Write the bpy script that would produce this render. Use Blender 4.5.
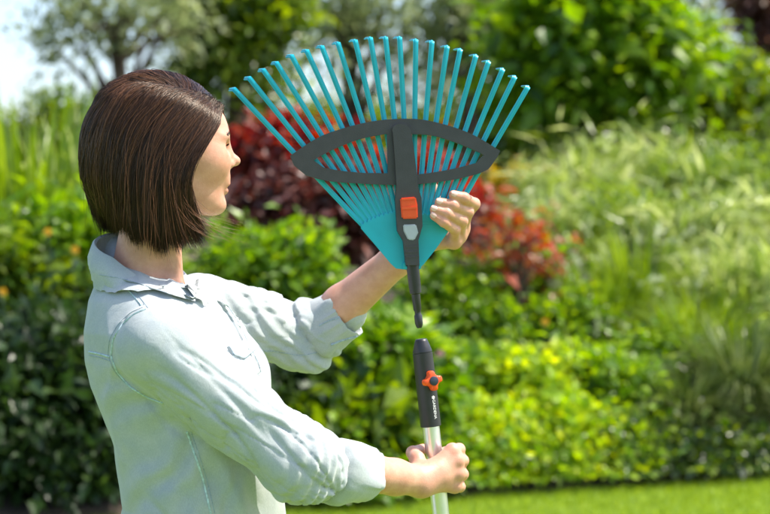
import bpy, bmesh, math, random
import numpy as np
from mathutils import Vector, Matrix
from mathutils.geometry import tessellate_polygon
from mathutils.bvhtree import BVHTree

for o in list(bpy.data.objects):
    bpy.data.objects.remove(o)
SC = bpy.context.scene
COL = SC.collection
rng = np.random.default_rng(7)
random.seed(7)
R = math.radians

# ------------------------------------------------------------------ camera
FPX, HZ, CAMZ = 1818.0, 215.0, 1.45          # focal length in photo pixels, horizon row, eye height
cam = bpy.data.cameras.new('camera')
cam.sensor_width = 36.0
cam.lens = 36.0 * FPX / 770.0
cam.shift_y = -(257.0 - HZ) / 770.0
cam.clip_start = 0.05
cam.clip_end = 2000
cam.dof.use_dof = True
cam.dof.focus_distance = 3.0
cam.dof.aperture_fstop = 4.6
cam.dof.aperture_blades = 0
camo = bpy.data.objects.new('camera', cam)
camo.location = (0, 0, CAMZ)
camo.rotation_euler = (R(90), 0, 0)
COL.objects.link(camo)
SC.camera = camo

# ------------------------------------------------------------------ sky + sun
SUN_DIR = Vector((0.52, 0.04, 0.85)).normalized()       # towards the sun
elev = math.asin(SUN_DIR.z)
azim = math.atan2(SUN_DIR.x, SUN_DIR.y)
w = bpy.data.worlds.new('World'); SC.world = w; w.use_nodes = True
nt = w.node_tree
for n in list(nt.nodes): nt.nodes.remove(n)
sky = nt.nodes.new('ShaderNodeTexSky'); sky.sky_type = 'NISHITA'; sky.sun_disc = False
sky.sun_elevation = elev; sky.sun_rotation = azim
sky.air_density = 0.85; sky.dust_density = 2.2; sky.ozone_density = 1.0
bg = nt.nodes.new('ShaderNodeBackground'); bg.inputs[1].default_value = 0.15
wo = nt.nodes.new('ShaderNodeOutputWorld')
nt.links.new(sky.outputs[0], bg.inputs[0]); nt.links.new(bg.outputs[0], wo.inputs[0])
sl = bpy.data.lights.new('sun', 'SUN'); sl.energy = 3.4; sl.angle = R(0.6); sl.color = (1.0, 0.94, 0.83)
so = bpy.data.objects.new('sun', sl); so.location = (3, 1, 6)
so.rotation_euler = SUN_DIR.to_track_quat('Z', 'Y').to_euler(); COL.objects.link(so)
SC.view_settings.view_transform = 'Standard'
SC.view_settings.look = 'None'
SC.view_settings.exposure = 1.22
SC.view_settings.gamma = 1.0
SC.view_settings.use_curve_mapping = False
SC.render.engine = 'CYCLES'
SC.cycles.use_denoising = True
SC.cycles.max_bounces = 8
SC.cycles.transmission_bounces = 4
SC.cycles.sample_clamp_indirect = 6.0

# ------------------------------------------------------------------ helpers
def P(px, py, Y):
    """photo pixel + distance from the camera -> world point"""
    return np.array([(px - 385.0) * Y / FPX, Y, CAMZ - (py - HZ) * Y / FPX])

def mesh_np(name, verts, faces, smooth=True):
    """faces: (n,k) int array, or a list of such arrays"""
    if not isinstance(faces, (list, tuple)): faces = [faces]
    me = bpy.data.meshes.new(name)
    v = np.asarray(verts, dtype=np.float32).reshape(-1, 3)
    me.vertices.add(len(v)); me.vertices.foreach_set('co', v.ravel())
    loops = np.concatenate([np.asarray(f, dtype=np.int32).ravel() for f in faces])
    tot = np.concatenate([np.full(len(f), np.asarray(f).shape[1], dtype=np.int32) for f in faces])
    start = np.concatenate([[0], np.cumsum(tot)[:-1]]).astype(np.int32)
    me.loops.add(len(loops)); me.loops.foreach_set('vertex_index', loops)
    me.polygons.add(len(tot)); me.polygons.foreach_set('loop_start', start)
    me.polygons.foreach_set('loop_total', tot)
    me.polygons.foreach_set('use_smooth', np.full(len(tot), smooth, dtype=bool))
    me.update(calc_edges=True); me.validate()
    return me

def add(name, me, mat=None, parent=None, **props):
    o = bpy.data.objects.new(name, me)
    COL.objects.link(o)
    if mat is not None and me is not None:
        if not me.materials: me.materials.append(mat)
    if parent is not None:
        o.parent = parent
        o.matrix_parent_inverse = Matrix.Translation(-parent.location) if parent.parent is None else Matrix.Identity(4)
    for k, v in props.items(): o[k] = v
    return o

def thing(name, loc, label, category, group=None):
    o = bpy.data.objects.new(name, None); o.empty_display_size = 0.1
    o.location = Vector([float(c) for c in loc]); COL.objects.link(o)
    o['label'] = label; o['category'] = category
    if group: o['group'] = group
    return o

class MB:
    """collects simple shapes into one mesh"""
    def __init__(s): s.v = []; s.f = []; s.n = 0
    def raw(s, v, f):
        v = np.asarray(v, float).reshape(-1, 3)
        s.v.append(v)
        for q in f: s.f.append([int(i) + s.n for i in q])
        s.n += len(v)
    def tube(s, pts, rad, seg=10, caps=True):
        pts = np.asarray(pts, float); n = len(pts)
        rad = np.full(n, rad) if np.isscalar(rad) else np.asarray(rad, float)
        t = np.gradient(pts, axis=0); t /= np.linalg.norm(t, axis=1)[:, None] + 1e-12
        up = np.array([0, 0, 1.0]) if abs(t[0][2]) < .9 else np.array([0, 1.0, 0])
        rings = []
        for i in range(n):
            a = np.cross(t[i], up); a /= np.linalg.norm(a) + 1e-12
            b = np.cross(t[i], a); up = np.cross(a, t[i]) if False else up
            th = np.arange(seg) / seg * 2 * np.pi
            rings.append(pts[i] + rad[i] * (np.cos(th)[:, None] * a + np.sin(th)[:, None] * b))
        f = []
        for i in range(n - 1):
            for j in range(seg):
                k = (j + 1) % seg
                f.append([i * seg + j, i * seg + k, (i + 1) * seg + k, (i + 1) * seg + j])
        if caps:
            f.append(list(range(seg))[::-1]); f.append([(n - 1) * seg + j for j in range(seg)])
        s.raw(np.concatenate(rings), f)
    def build(s, name, smooth=True, bevel=0):
        me = bpy.data.meshes.new(name)
        me.from_pydata(np.concatenate(s.v).tolist(), [], s.f); me.update()
        bm = bmesh.new(); bm.from_mesh(me)
        bmesh.ops.recalc_face_normals(bm, faces=bm.faces)
        if bevel:
            ed = [e for e in bm.edges if len(e.link_faces) == 2 and e.calc_face_angle(0) > 0.6]
            bmesh.ops.bevel(bm, geom=ed, offset=bevel, segments=2, affect='EDGES', profile=0.6, clamp_overlap=True)
        for f in bm.faces: f.smooth = smooth
        bm.to_mesh(me); bm.free()
        if smooth:
            try: me.set_sharp_from_angle(angle=R(40))
            except Exception: pass
        return me

# ------------------------------------------------------------------ materials
def newmat(name):
    m = bpy.data.materials.new(name); m.use_nodes = True
    nt = m.node_tree; b = nt.nodes['Principled BSDF']
    return m, nt, b

def plain(name, col, rough=0.5, metallic=0.0, noise=0.08, scale=60.0, bump=0.0, spec=0.5):
    m, nt, b = newmat(name)
    tc = nt.nodes.new('ShaderNodeTexCoord')
    nz = nt.nodes.new('ShaderNodeTexNoise'); nz.inputs['Scale'].default_value = scale; nz.inputs['Detail'].default_value = 5
    nt.links.new(tc.outputs['Object'], nz.inputs['Vector'])
    rp = nt.nodes.new('ShaderNodeValToRGB')
    rp.color_ramp.elements[0].position = .3; rp.color_ramp.elements[1].position = .7
    rp.color_ramp.elements[0].color = [max(0, c * (1 - noise)) for c in col] + [1]
    rp.color_ramp.elements[1].color = [min(1, c * (1 + noise)) for c in col] + [1]
    nt.links.new(nz.outputs['Fac'], rp.inputs['Fac']); nt.links.new(rp.outputs[0], b.inputs['Base Color'])
    b.inputs['Roughness'].default_value = rough; b.inputs['Metallic'].default_value = metallic
    b.inputs['Specular IOR Level'].default_value = spec
    if bump:
        n2 = nt.nodes.new('ShaderNodeTexNoise'); n2.inputs['Scale'].default_value = scale * 12
        nt.links.new(tc.outputs['Object'], n2.inputs['Vector'])
        bp = nt.nodes.new('ShaderNodeBump'); bp.inputs['Strength'].default_value = bump; bp.inputs['Distance'].default_value = .001
        nt.links.new(n2.outputs['Fac'], bp.inputs['Height']); nt.links.new(bp.outputs[0], b.inputs['Normal'])
    return m

def leafmat(name, cols, rough=0.42, trans=0.35, spec=0.5):
    """every leaf (mesh island) takes its own colour from the list"""
    m, nt, b = newmat(name)
    g = nt.nodes.new('ShaderNodeNewGeometry')
    rp = nt.nodes.new('ShaderNodeValToRGB'); cr = rp.color_ramp
    while len(cr.elements) < len(cols): cr.elements.new(0.5)
    for i, c in enumerate(cols):
        cr.elements[i].position = i / max(1, len(cols) - 1); cr.elements[i].color = list(c) + [1]
    nt.links.new(g.outputs['Random Per Island'], rp.inputs['Fac'])
    nt.links.new(rp.outputs[0], b.inputs['Base Color'])
    b.inputs['Roughness'].default_value = rough; b.inputs['Specular IOR Level'].default_value = spec
    t = nt.nodes.new('ShaderNodeBsdfTranslucent')
    hs = nt.nodes.new('ShaderNodeHueSaturation'); hs.inputs['Hue'].default_value = 0.49
    hs.inputs['Saturation'].default_value = 1.15; hs.inputs['Value'].default_value = 1.9
    nt.links.new(rp.outputs[0], hs.inputs['Color']); nt.links.new(hs.outputs[0], t.inputs['Color'])
    mx = nt.nodes.new('ShaderNodeMixShader'); mx.inputs[0].default_value = trans
    nt.links.new(b.outputs[0], mx.inputs[1]); nt.links.new(t.outputs[0], mx.inputs[2])
    nt.links.new(mx.outputs[0], nt.nodes['Material Output'].inputs[0])
    return m

# ------------------------------------------------------------------ numeric noise + implicit surfaces
_T = np.random.default_rng(3).random((64, 64, 64)).astype(np.float32) * 2 - 1
def vnoise(p):
    i = np.floor(p).astype(np.int64); f = (p - i).astype(np.float32); f = f * f * (3 - 2 * f)
    i0 = i & 63; i1 = (i + 1) & 63
    x0, y0, z0 = i0[:, 0], i0[:, 1], i0[:, 2]; x1, y1, z1 = i1[:, 0], i1[:, 1], i1[:, 2]
    fx, fy, fz = f[:, 0], f[:, 1], f[:, 2]
    a = _T[x0, y0, z0] * (1 - fx) + _T[x1, y0, z0] * fx
    b = _T[x0, y1, z0] * (1 - fx) + _T[x1, y1, z0] * fx
    c = _T[x0, y0, z1] * (1 - fx) + _T[x1, y0, z1] * fx
    d = _T[x0, y1, z1] * (1 - fx) + _T[x1, y1, z1] * fx
    return (a * (1 - fy) + b * fy) * (1 - fz) + (c * (1 - fy) + d * fy) * fz

def smin(a, b, k):
    h = np.clip(0.5 + 0.5 * (b - a) / k, 0, 1)
    return b + (a - b) * h - k * h * (1 - h)
def smax(a, b, k): return -smin(-a, -b, k)
def sd_cap(p, a, b, ra, rb):
    a = np.asarray(a, float); ba = np.asarray(b, float) - a
    t = np.clip(((p - a) @ ba) / (ba @ ba + 1e-12), 0, 1)
    return np.linalg.norm(p - a - t[:, None] * ba, axis=1) - (ra + (rb - ra) * t)
def sd_ell(p, c, r, M=None):
    q = p - np.asarray(c, float)
    if M is not None: q = q @ M          # M columns = local axes
    r = np.asarray(r, float)
    k0 = np.linalg.norm(q / r, axis=1); k1 = np.linalg.norm(q / (r * r), axis=1) + 1e-9
    return k0 * (k0 - 1) / k1
def sd_chain(p, pts, rads, k=.006):
    d = None
    for i in range(len(pts) - 1):
        e = sd_cap(p, pts[i], pts[i + 1], rads[i], rads[i + 1])
        d = e if d is None else smin(d, e, k)
    return d

def surface_nets(sdf, lo, hi, h, levels=(8, 2, 1)):
    """sparse surface nets: coarse cells of levels[0]*h are refined only near the surface"""
    lo = np.asarray(lo, float); hi = np.asarray(hi, float)
    step = levels[0]
    n = np.ceil((hi - lo) / (h * step)).astype(int)
    g = np.stack(np.meshgrid(*[np.arange(k) for k in n], indexing='ij'), -1).reshape(-1, 3) * step
    for li, st in enumerate(levels):
        if li > 0:
            r = levels[li - 1] // st
            off = np.stack(np.meshgrid(*[np.arange(r)] * 3, indexing='ij'), -1).reshape(-1, 3) * st
            g = (g[:, None, :] + off[None]).reshape(-1, 3)
        if st > 1:
            d = sdf(lo + (g + st * 0.5) * h)
            g = g[np.abs(d) < st * h * (1.25 if st > 3 else 2.2)]
    BIG = np.int64(1 << 20)
    def key(a): return ((a[:, 0] + 4).astype(np.int64) * BIG + (a[:, 1] + 4)) * BIG + (a[:, 2] + 4)
    co = np.array([[i, j, k] for i in (0, 1) for j in (0, 1) for k in (0, 1)])
    allc = (g[:, None, :] + co[None]).reshape(-1, 3)
    uk, first, inv = np.unique(key(allc), return_index=True, return_inverse=True)
    lat = allc[first]
    val = sdf(lo + lat * h)
    cv = val[inv.reshape(-1)].reshape(-1, 8)
    s = cv < 0
    act = s.any(1) & ~s.all(1)
    g = g[act]; cv = cv[act]
    acc = np.zeros((len(g), 3)); cnt = np.zeros(len(g))
    for a in range(8):
        for b in range(a + 1, 8):
            if np.abs(co[a] - co[b]).sum() != 1: continue
            va, vb = cv[:, a], cv[:, b]; x = (va < 0) != (vb < 0)
            t = np.where(x, va / np.where(x, va - vb, 1), 0)
            acc += np.where(x[:, None], co[a] + t[:, None] * (co[b] - co[a]), 0); cnt += x
    verts = lo + (g + acc / cnt[:, None]) * h
    ck = key(g); order = np.argsort(ck); cks = ck[order]
    def find(a):
        k = key(a); i = np.searchsorted(cks, k); i = np.minimum(i, len(cks) - 1)
        return np.where(cks[i] == k, order[i], -1)
    quads = []
    for ax in range(3):
        e = np.zeros(3, int); e[ax] = 1
        b = 4 if ax == 0 else 2 if ax == 1 else 1
        m = (cv[:, 0] < 0) != (cv[:, b] < 0)
        gg = g[m]; neg = cv[m, 0] < 0
        u = np.zeros(3, int); u[(ax + 1) % 3] = 1
        v = np.zeros(3, int); v[(ax + 2) % 3] = 1
        q = np.stack([find(gg), find(gg - u), find(gg - u - v), find(gg - v)], 1)
        ok = (q >= 0).all(1); q = q[ok]; neg = neg[ok]
        q[~neg] = q[~neg][:, ::-1]
        quads.append(q)
    return verts, np.concatenate(quads)
# ================================================================== ground
def edge_y(x): return 9.15 + .41 * x                        # lawn edge of the flower bed
def bed_z(x, y):
    t = y - edge_y(x)
    return float(np.clip(.05 + .15 * (t - .0), .03, 1.75) if t > 0 else .03)

def lawn_material():
    m, nt, b = newmat('lawn'); L = nt.links.new
    tc = nt.nodes.new('ShaderNodeTexCoord')
    n1 = nt.nodes.new('ShaderNodeTexNoise'); n1.inputs['Scale'].default_value = 1.3; n1.inputs['Detail'].default_value = 6
    n2 = nt.nodes.new('ShaderNodeTexNoise'); n2.inputs['Scale'].default_value = 55; n2.inputs['Detail'].default_value = 4
    L(tc.outputs['Object'], n1.inputs['Vector']); L(tc.outputs['Object'], n2.inputs['Vector'])
    ad = nt.nodes.new('ShaderNodeMath'); ad.operation = 'ADD'; L(n1.outputs['Fac'], ad.inputs[0]); L(n2.outputs['Fac'], ad.inputs[1])
    mr = nt.nodes.new('ShaderNodeMapRange'); mr.inputs[1].default_value = .7; mr.inputs[2].default_value = 1.3; L(ad.outputs[0], mr.inputs[0])
    rp = nt.nodes.new('ShaderNodeValToRGB'); rp.color_ramp.elements[0].color = (.11, .19, .012, 1); rp.color_ramp.elements[1].color = (.18, .27, .02, 1)
    L(mr.outputs[0], rp.inputs['Fac']); L(rp.outputs[0], b.inputs['Base Color'])
    b.inputs['Roughness'].default_value = .8; b.inputs['Specular IOR Level'].default_value = .2
    bp = nt.nodes.new('ShaderNodeBump'); bp.inputs['Strength'].default_value = .6; bp.inputs['Distance'].default_value = .03
    L(n2.outputs['Fac'], bp.inputs['Height']); L(bp.outputs[0], b.inputs['Normal'])
    return m
M_lawn = lawn_material()
M_soil = plain('soil', (.045, .032, .022), .95, noise=.5, scale=6, bump=.5)
mb = MB(); mb.raw([(-300, -100, 0), (300, -100, 0), (300, 500, 0), (-300, 500, 0)], [[0, 1, 2, 3]])
add('lawn', mb.build('lawn', False), M_lawn, None, kind='structure')
# raised planting bed, rising away from the lawn
xs = np.linspace(-30, 30, 121); ts = np.concatenate([[0, .06, .2], np.linspace(.5, 14, 40), [20, 40, 80]])
V = []; F = []
for i, x in enumerate(xs):
    for j, t in enumerate(ts):
        y = edge_y(x) + t; z = -.02 if j == 0 else bed_z(x, y) + .03 * math.sin(x * 3.1 + y * 1.7) * min(1, t)
        V.append((x, y, z))
nT = len(ts)
for i in range(len(xs) - 1):
    for j in range(nT - 1): F.append([i * nT + j, (i + 1) * nT + j, (i + 1) * nT + j + 1, i * nT + j + 1])
mb = MB(); mb.raw(V, F); add('flower_bed_soil', mb.build('flower_bed_soil'), M_soil, None, kind='structure')

# ------------------------------------------------------------------ plant builders
def unit(v): return v / (np.linalg.norm(v, axis=-1, keepdims=True) + 1e-9)
def leaves(c, d, n, ln, wd, cup=.18):
    """c bases, d direction of each leaf, n its upper side; a pointed leaf folded along its midrib (4 triangles)"""
    N = len(c); s = unit(np.cross(d, n)); n = unit(np.cross(s, d))
    ln = ln[:, None]; wd = wd[:, None]
    v0 = c; v1 = c + d * ln * .38 + s * wd * .5 + n * wd * cup; v2 = c + d * ln * .38 - s * wd * .5 + n * wd * cup
    v3 = c + d * ln * .45; v4 = c + d * ln - n * ln * .12
    V = np.stack([v0, v1, v2, v3, v4], 1).reshape(-1, 3)
    b = np.arange(N)[:, None] * 5
    F = np.concatenate([b + [0, 1, 3], b + [1, 4, 3], b + [0, 3, 2], b + [2, 3, 4]], 1).reshape(-1, 3)
    return V, F
def blob_points(n_cl, n, rad, sig, low=.25, rg=None):
    """clumped points in an ellipsoid (radii rad, centre at rad_z): clumps lie mostly near its surface"""
    u = unit(rg.normal(size=(n_cl, 3))); u[:, 2] = np.where(u[:, 2] < -.5, -u[:, 2] * .6, u[:, 2])
    rr = rg.random(n_cl) ** .45
    cl = u * rr[:, None] * np.array(rad)
    far = rg.random(n_cl) < .16; cl[far] *= rg.uniform(1.08, 1.38, far.sum())[:, None]
    k = rg.integers(0, n_cl, n); p = cl[k] + rg.normal(size=(n, 3)) * sig * (.55 + .9 * rg.random(n_cl)[k])[:, None]
    return p, cl, k

M_bark = plain('bark', (.085, .06, .042), .95, noise=.45, scale=14, bump=.6)
M_stalk = plain('green_stalk', (.10, .15, .04), .7, noise=.3, scale=20)

def woody(name, px, py_top, py_bot, Y, width_px, n, leaf, mat, label, cat, group=None, seed=0, n_cl=None, sig=.12, droop=.15, depth=1.0, aspect=.5, crown='foliage', stem='stem', trunk_r=.02, ground=None):
    """a shrub or tree whose crown fills the given rows of the photo at distance Y"""
    rg = np.random.default_rng(100 + seed); n = int(n * 2.1); leaf = leaf * .68
    s = Y / FPX; hw = width_px * s / 2; top = P(px, py_top, Y); bt = P(px, py_bot, Y)
    rz_ = (top[2] - bt[2]) / 2; ctr = np.array([top[0], Y, (top[2] + bt[2]) / 2])
    gz = bed_z(top[0], Y) if ground is None else ground
    rad = np.array([hw, min(hw, max(rz_, hw * .6)) * depth, rz_]) * .86
    n_cl = int(n_cl * 1.4) if n_cl else max(14, int(n / 70))
    p, cl, k = blob_points(n_cl, n, rad, sig * max(.3, min(hw, rz_)), rg=rg)
    p[:, 2] = np.maximum(p[:, 2], gz + .02 - ctr[2])
    out = unit(p / rad + 1e-6); d = unit(out * .7 + rg.normal(size=(n, 3)) * .65 + np.array([0, 0, -droop]))
    nr = unit(np.array([0, 0, 1.0]) + rg.normal(size=(n, 3)) * .45 + out * .3)
    ln = leaf * np.clip(rg.lognormal(0, .38, n), .35, 2.0)
    V, F = leaves(p + ctr, d, nr, ln, ln * aspect)
    root = thing(name, (top[0], Y, gz), label, cat, group)
    add(crown, mesh_np(crown, V, F, False), mat, root)
    mb = MB(); bs = np.array([top[0], Y, gz - .05])
    lead = ctr + np.array([0, 0, rz_ * .35])
    jit = np.array([rg.normal(0, .05), rg.normal(0, .05), 0])
    mb.tube([bs, bs * .6 + lead * .4 + jit, bs * .25 + lead * .75 - jit, lead], [trunk_r * 1.25, trunk_r, trunk_r * .7, trunk_r * .3], 8)
    for i in range(min(16, n_cl)):
        t = rg.uniform(.25, .8); a = bs + (lead - bs) * t; b_ = ctr + cl[i]
        mid = (a + b_) / 2 + np.array([0, 0, .12 * np.linalg.norm(b_ - a)])
        mb.tube([a, mid, b_], [trunk_r * .5, trunk_r * .33, trunk_r * .12], 6)
    add(stem, mb.build(stem), M_bark, root)
    return root

def grassy(name, px, py_top, py_bot, Y, width_px, n, mat, label, cat, group=None, seed=0, bw=.012, arch=1.0, plumes=0, pmat=None, stiff=.5, base_r=.12, nseg=6):
    """a clump of arching blades; plumes = feathery heads on stalks"""
    rg = np.random.default_rng(500 + seed); s = Y / FPX
    top = P(px, py_top, Y); bot = P(px, py_bot, Y); hgt = top[2] - bot[2]; hw = width_px * s / 2
    gz = bed_z(top[0], Y); gz = min(gz, bot[2] + .25)
    hgt = top[2] - gz
    def arcs(n, hscale, reach):
        a = rg.random(n) * 2 * np.pi; r0 = base_r * np.sqrt(rg.random(n)); ll = hscale * rg.uniform(.55, 1.05, n)
        rc = reach * rg.uniform(.35, 1.1, n)
        dirv = np.stack([np.cos(a), np.sin(a), np.zeros(n)], 1)
        t = np.linspace(0, 1, nseg)[None, :, None]
        base = np.array([top[0], Y, gz])[None] + dirv * r0[:, None]
        h_ = (t * (1.25) - arch * .62 * t ** 2.4 * (rc / max(reach, 1e-3))[:, None, None])
        pts = base[:, None] + dirv[:, None] * (rc[:, None, None] * t ** 1.45) + np.array([0, 0, 1.0]) * h_ * ll[:, None, None]
        return pts, dirv, a
    pts, dirv, a = arcs(n, hgt * 1.2, hw)
    side = np.stack([-np.sin(a), np.cos(a), np.zeros(n)], 1) + rg.normal(size=(n, 3)) * .35; side = unit(side)
    wt = np.array([.6, 1, 1, .85, .55, .06][:nseg]) if nseg == 6 else np.linspace(1, .05, nseg)
    w_ = bw * rg.uniform(.6, 1.25, n)
    A = pts + side[:, None] * w_[:, None, None] * wt[None, :, None] / 2; B = pts - side[:, None] * w_[:, None, None] * wt[None, :, None] / 2
    V = np.stack([A, B], 2).reshape(-1, 3)
    b = np.arange(n)[:, None, None] * nseg * 2 + np.arange(nseg - 1)[None, :, None] * 2
    F = np.concatenate([b, b + 1, b + 3, b + 2], 2).reshape(-1, 4)
    root = thing(name, (top[0], Y, gz), label, cat, group)
    add('blades', mesh_np('blades', V, F), mat, root)
    if plumes:
        pp, dv, a2 = arcs(plumes, hgt * 1.25, hw * .8)
        mb = MB(); C, D, NN = [], [], []
        for k in range(plumes):
            mb.tube(pp[k], np.linspace(.003, .0012, nseg), 4)
            e = pp[k][-1]; dd = unit(pp[k][-1] - pp[k][-2])
            L_ = rg.uniform(.10, .2)
            m_ = 22
            tt = rg.random(m_)
            C.append(e - dd * .04 + dd * L_ * tt[:, None] + np.array([0, 0, -1.0]) * (.05 * tt ** 2)[:, None]); D.append(unit(dd + rg.normal(size=(m_, 3)) * .55 + np.array([0, 0, -.15]))); NN.append(rg.normal(size=(m_, 3)))
        C, D, NN = np.concatenate(C), np.concatenate(D), unit(np.concatenate(NN))
        ln = rg.uniform(.03, .06, len(C))
        V2, F2 = leaves(C, D, NN, ln, ln * .28)
        add('plumes', mesh_np('plumes', V2, F2, False), pmat, root)
        add('stalks', mb.build('stalks'), M_stalk, root)
    return root

G = lambda *a: leafmat(*a)
L_green = leafmat('leaf_mid_green', [(.035, .085, .007), (.10, .17, .011), (.20, .27, .020)], rough=.32, trans=.45)
L_bright = leafmat('leaf_bright_green', [(.045, .12, .006), (.13, .25, .010), (.25, .37, .018)], rough=.38, trans=.45)
L_lime = leafmat('leaf_lime', [(.14, .27, .007), (.28, .41, .010), (.46, .52, .014)], trans=.45)
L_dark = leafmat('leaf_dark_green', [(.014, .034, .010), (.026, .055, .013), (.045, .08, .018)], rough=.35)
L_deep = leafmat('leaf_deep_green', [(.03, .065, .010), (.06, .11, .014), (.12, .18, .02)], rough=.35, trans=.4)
L_red = leafmat('leaf_red', [(.05, .014, .016), (.22, .035, .022), (.40, .10, .05)], trans=.4)
L_purple = leafmat('leaf_purple', [(.035, .014, .014), (.10, .030, .024), (.20, .075, .05)], trans=.25)
L_orange = leafmat('leaf_orange_red', [(.10, .04, .018), (.38, .07, .02), (.26, .14, .04)], trans=.4)
L_yellow = leafmat('leaf_golden', [(.16, .20, .015), (.34, .27, .02), (.45, .30, .025)], trans=.4)
L_silver = leafmat('blade_silver_green', [(.12, .20, .03), (.26, .34, .07), (.50, .54, .26)], rough=.25, trans=.35)
L_blade = leafmat('blade_green', [(.07, .14, .015), (.15, .24, .02), (.26, .35, .05)], rough=.28, trans=.35)
L_bladed = leafmat('blade_dark', [(.03, .06, .010), (.09, .14, .025), (.26, .30, .12)], rough=.28, trans=.2)
L_plume = leafmat('plume', [(.32, .38, .24), (.44, .48, .34), (.60, .62, .50)], rough=.6, trans=.4)
L_haze = leafmat('leaf_grey_green_hazed', [(.12, .16, .07), (.19, .24, .10), (.28, .32, .16)], trans=.45)  # grey-green leaves, lightened to put haze and backlight into the colour
L_brown = leafmat('leaf_copper', [(.07, .03, .022), (.13, .06, .04), (.17, .10, .05)])
L_pink = leafmat('petal_pink', [(.55, .20, .40), (.62, .30, .48)], trans=.3)
L_yel = leafmat('petal_yellow', [(.70, .42, .03), (.75, .50, .05)], trans=.3)

# ------------------------------------------------------------------ far trees
woody('airy_tree', 120, -60, 120, 21, 230, 1250, .15, L_haze, 'airy grey green tree with sky showing through, above the hair', 'tree', seed=1, sig=.16, n_cl=60, crown='crown', stem='trunk', trunk_r=.10)
woody('dark_tree', 238, -120, 190, 23, 150, 7000, .19, L_green, 'tall dense dark green tree left of the rake tips', 'tree', seed=2, sig=.2, crown='crown', stem='trunk', trunk_r=.14)
woody('pale_tree', 350, -90, 165, 25, 210, 1400, .19, L_haze, 'pale sunlit tree behind the left tines', 'tree', seed=3, sig=.17, n_cl=80, crown='crown', stem='trunk', trunk_r=.12)
woody('leafy_tree', 470, -80, 180, 24, 190, 2100, .19, L_haze, 'light olive tree behind the right tines', 'tree', seed=4, sig=.18, crown='crown', stem='trunk', trunk_r=.12)
woody('big_leaf_tree', 590, -50, 185, 17.5, 215, 3800, .24, L_bright, 'broad leafy green tree right of the rake', 'tree', seed=5, sig=.17, n_cl=110, aspect=.6, crown='crown', stem='trunk', trunk_r=.09)
woody('round_tree', 690, 30, 200, 19, 190, 4200, .2, L_green, 'rounded green tree beyond the plumed grasses', 'tree', seed=6, sig=.18, crown='crown', stem='trunk', trunk_r=.09)
woody('copper_tree', 765, -60, 110, 22, 90, 2600, .13, L_brown, 'brownish copper leaved tree in the upper right corner', 'tree', seed=7, crown='crown', stem='trunk', trunk_r=.10)
woody('distant_tree', 640, -140, 120, 30, 260, 3000, .22, L_haze, 'far hazy tree with bright sky gaps, upper right', 'tree', seed=8, n_cl=70, crown='crown', stem='trunk', trunk_r=.15)
woody('background_tree', 300, 95, 240, 30, 420, 6000, .22, L_green, 'low green tree line tree behind the red shrub', 'tree', seed=9, crown='crown', stem='trunk', trunk_r=.15)
woody('background_tree', 60, 90, 250, 27, 260, 7000, .17, L_green, 'green tree behind the tall reeds on the left', 'tree', seed=10, crown='crown', stem='trunk', trunk_r=.15)
woody('background_tree', 510, 85, 240, 26, 260, 6000, .2, L_green, 'shaded green tree behind the golden shrub', 'tree', seed=11, crown='crown', stem='trunk', trunk_r=.15)
woody('background_tree', 760, 60, 230, 26, 220, 5000, .2, L_green, 'shaded green tree behind the right hand grasses', 'tree', seed=12, crown='crown', stem='trunk', trunk_r=.15)

# ------------------------------------------------------------------ shrubs
woody('red_shrub', 285, 118, 215, 12.3, 150, 2520, 0.105, L_red, 'bright red leaved shrub beside the face', 'shrub', seed=20, sig=.2, aspect=.6)
woody('purple_shrub', 310, 165, 285, 11.9, 200, 3120, 0.105, L_purple, 'dark purple leaved shrub under the red one', 'shrub', seed=21, sig=.2, aspect=.6)
woody('red_shrub', 425, 150, 255, 12.6, 150, 2160, 0.105, L_red, 'red shrub seen through the rake tines', 'shrub', seed=22, sig=.2, aspect=.6)
woody('orange_red_shrub', 518, 208, 305, 11.4, 130, 170, 0.105, L_orange, 'orange red shrub right of the raised hand', 'shrub', seed=23, sig=.34, aspect=.6)
woody('purple_shrub', 430, 200, 275, 12.2, 100, 1560, 0.098, L_purple, 'purple shrub behind the rake shank', 'shrub', seed=24, sig=.2, aspect=.6)
woody('golden_shrub', 527, 168, 222, 15.5, 75, 1080, 0.112, L_yellow, 'small golden yellow shrub between rake and grasses', 'shrub', seed=25, sig=.22)
woody('light_shrub', 265, 222, 350, 10.6, 170, 3120, 0.098, L_bright, 'light green leafy shrub between chin and raised arm', 'shrub', seed=26, sig=.16, n_cl=80)
woody('green_shrub', 70, 190, 350, 10.2, 150, 3120, 0.098, L_bright, 'sunny green shrub behind the shirt collar', 'shrub', seed=27, sig=.16, n_cl=80)
woody('green_shrub', 10, 225, 360, 9.9, 130, 2160, 0.105, L_green, 'green shrub at the left edge', 'shrub', seed=28, sig=.16)
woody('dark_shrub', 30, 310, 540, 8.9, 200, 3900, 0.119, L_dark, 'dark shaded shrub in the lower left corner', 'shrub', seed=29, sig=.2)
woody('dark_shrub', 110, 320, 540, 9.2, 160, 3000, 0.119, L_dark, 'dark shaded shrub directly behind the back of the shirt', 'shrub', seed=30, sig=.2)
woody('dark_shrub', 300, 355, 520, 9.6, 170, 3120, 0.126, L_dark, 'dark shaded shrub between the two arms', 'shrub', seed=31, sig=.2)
woody('leafy_shrub', 385, 315, 440, 9.75, 150, 2520, 0.119, L_bright, 'bright green leafy shrub behind the black socket', 'shrub', seed=32, sig=.18, n_cl=70, aspect=.65)
woody('leafy_shrub', 350, 390, 500, 9.4, 130, 1560, 0.133, L_green, 'broad leaved green plant above the lower forearm', 'shrub', seed=33, sig=.2, n_cl=45, aspect=.75)
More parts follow.
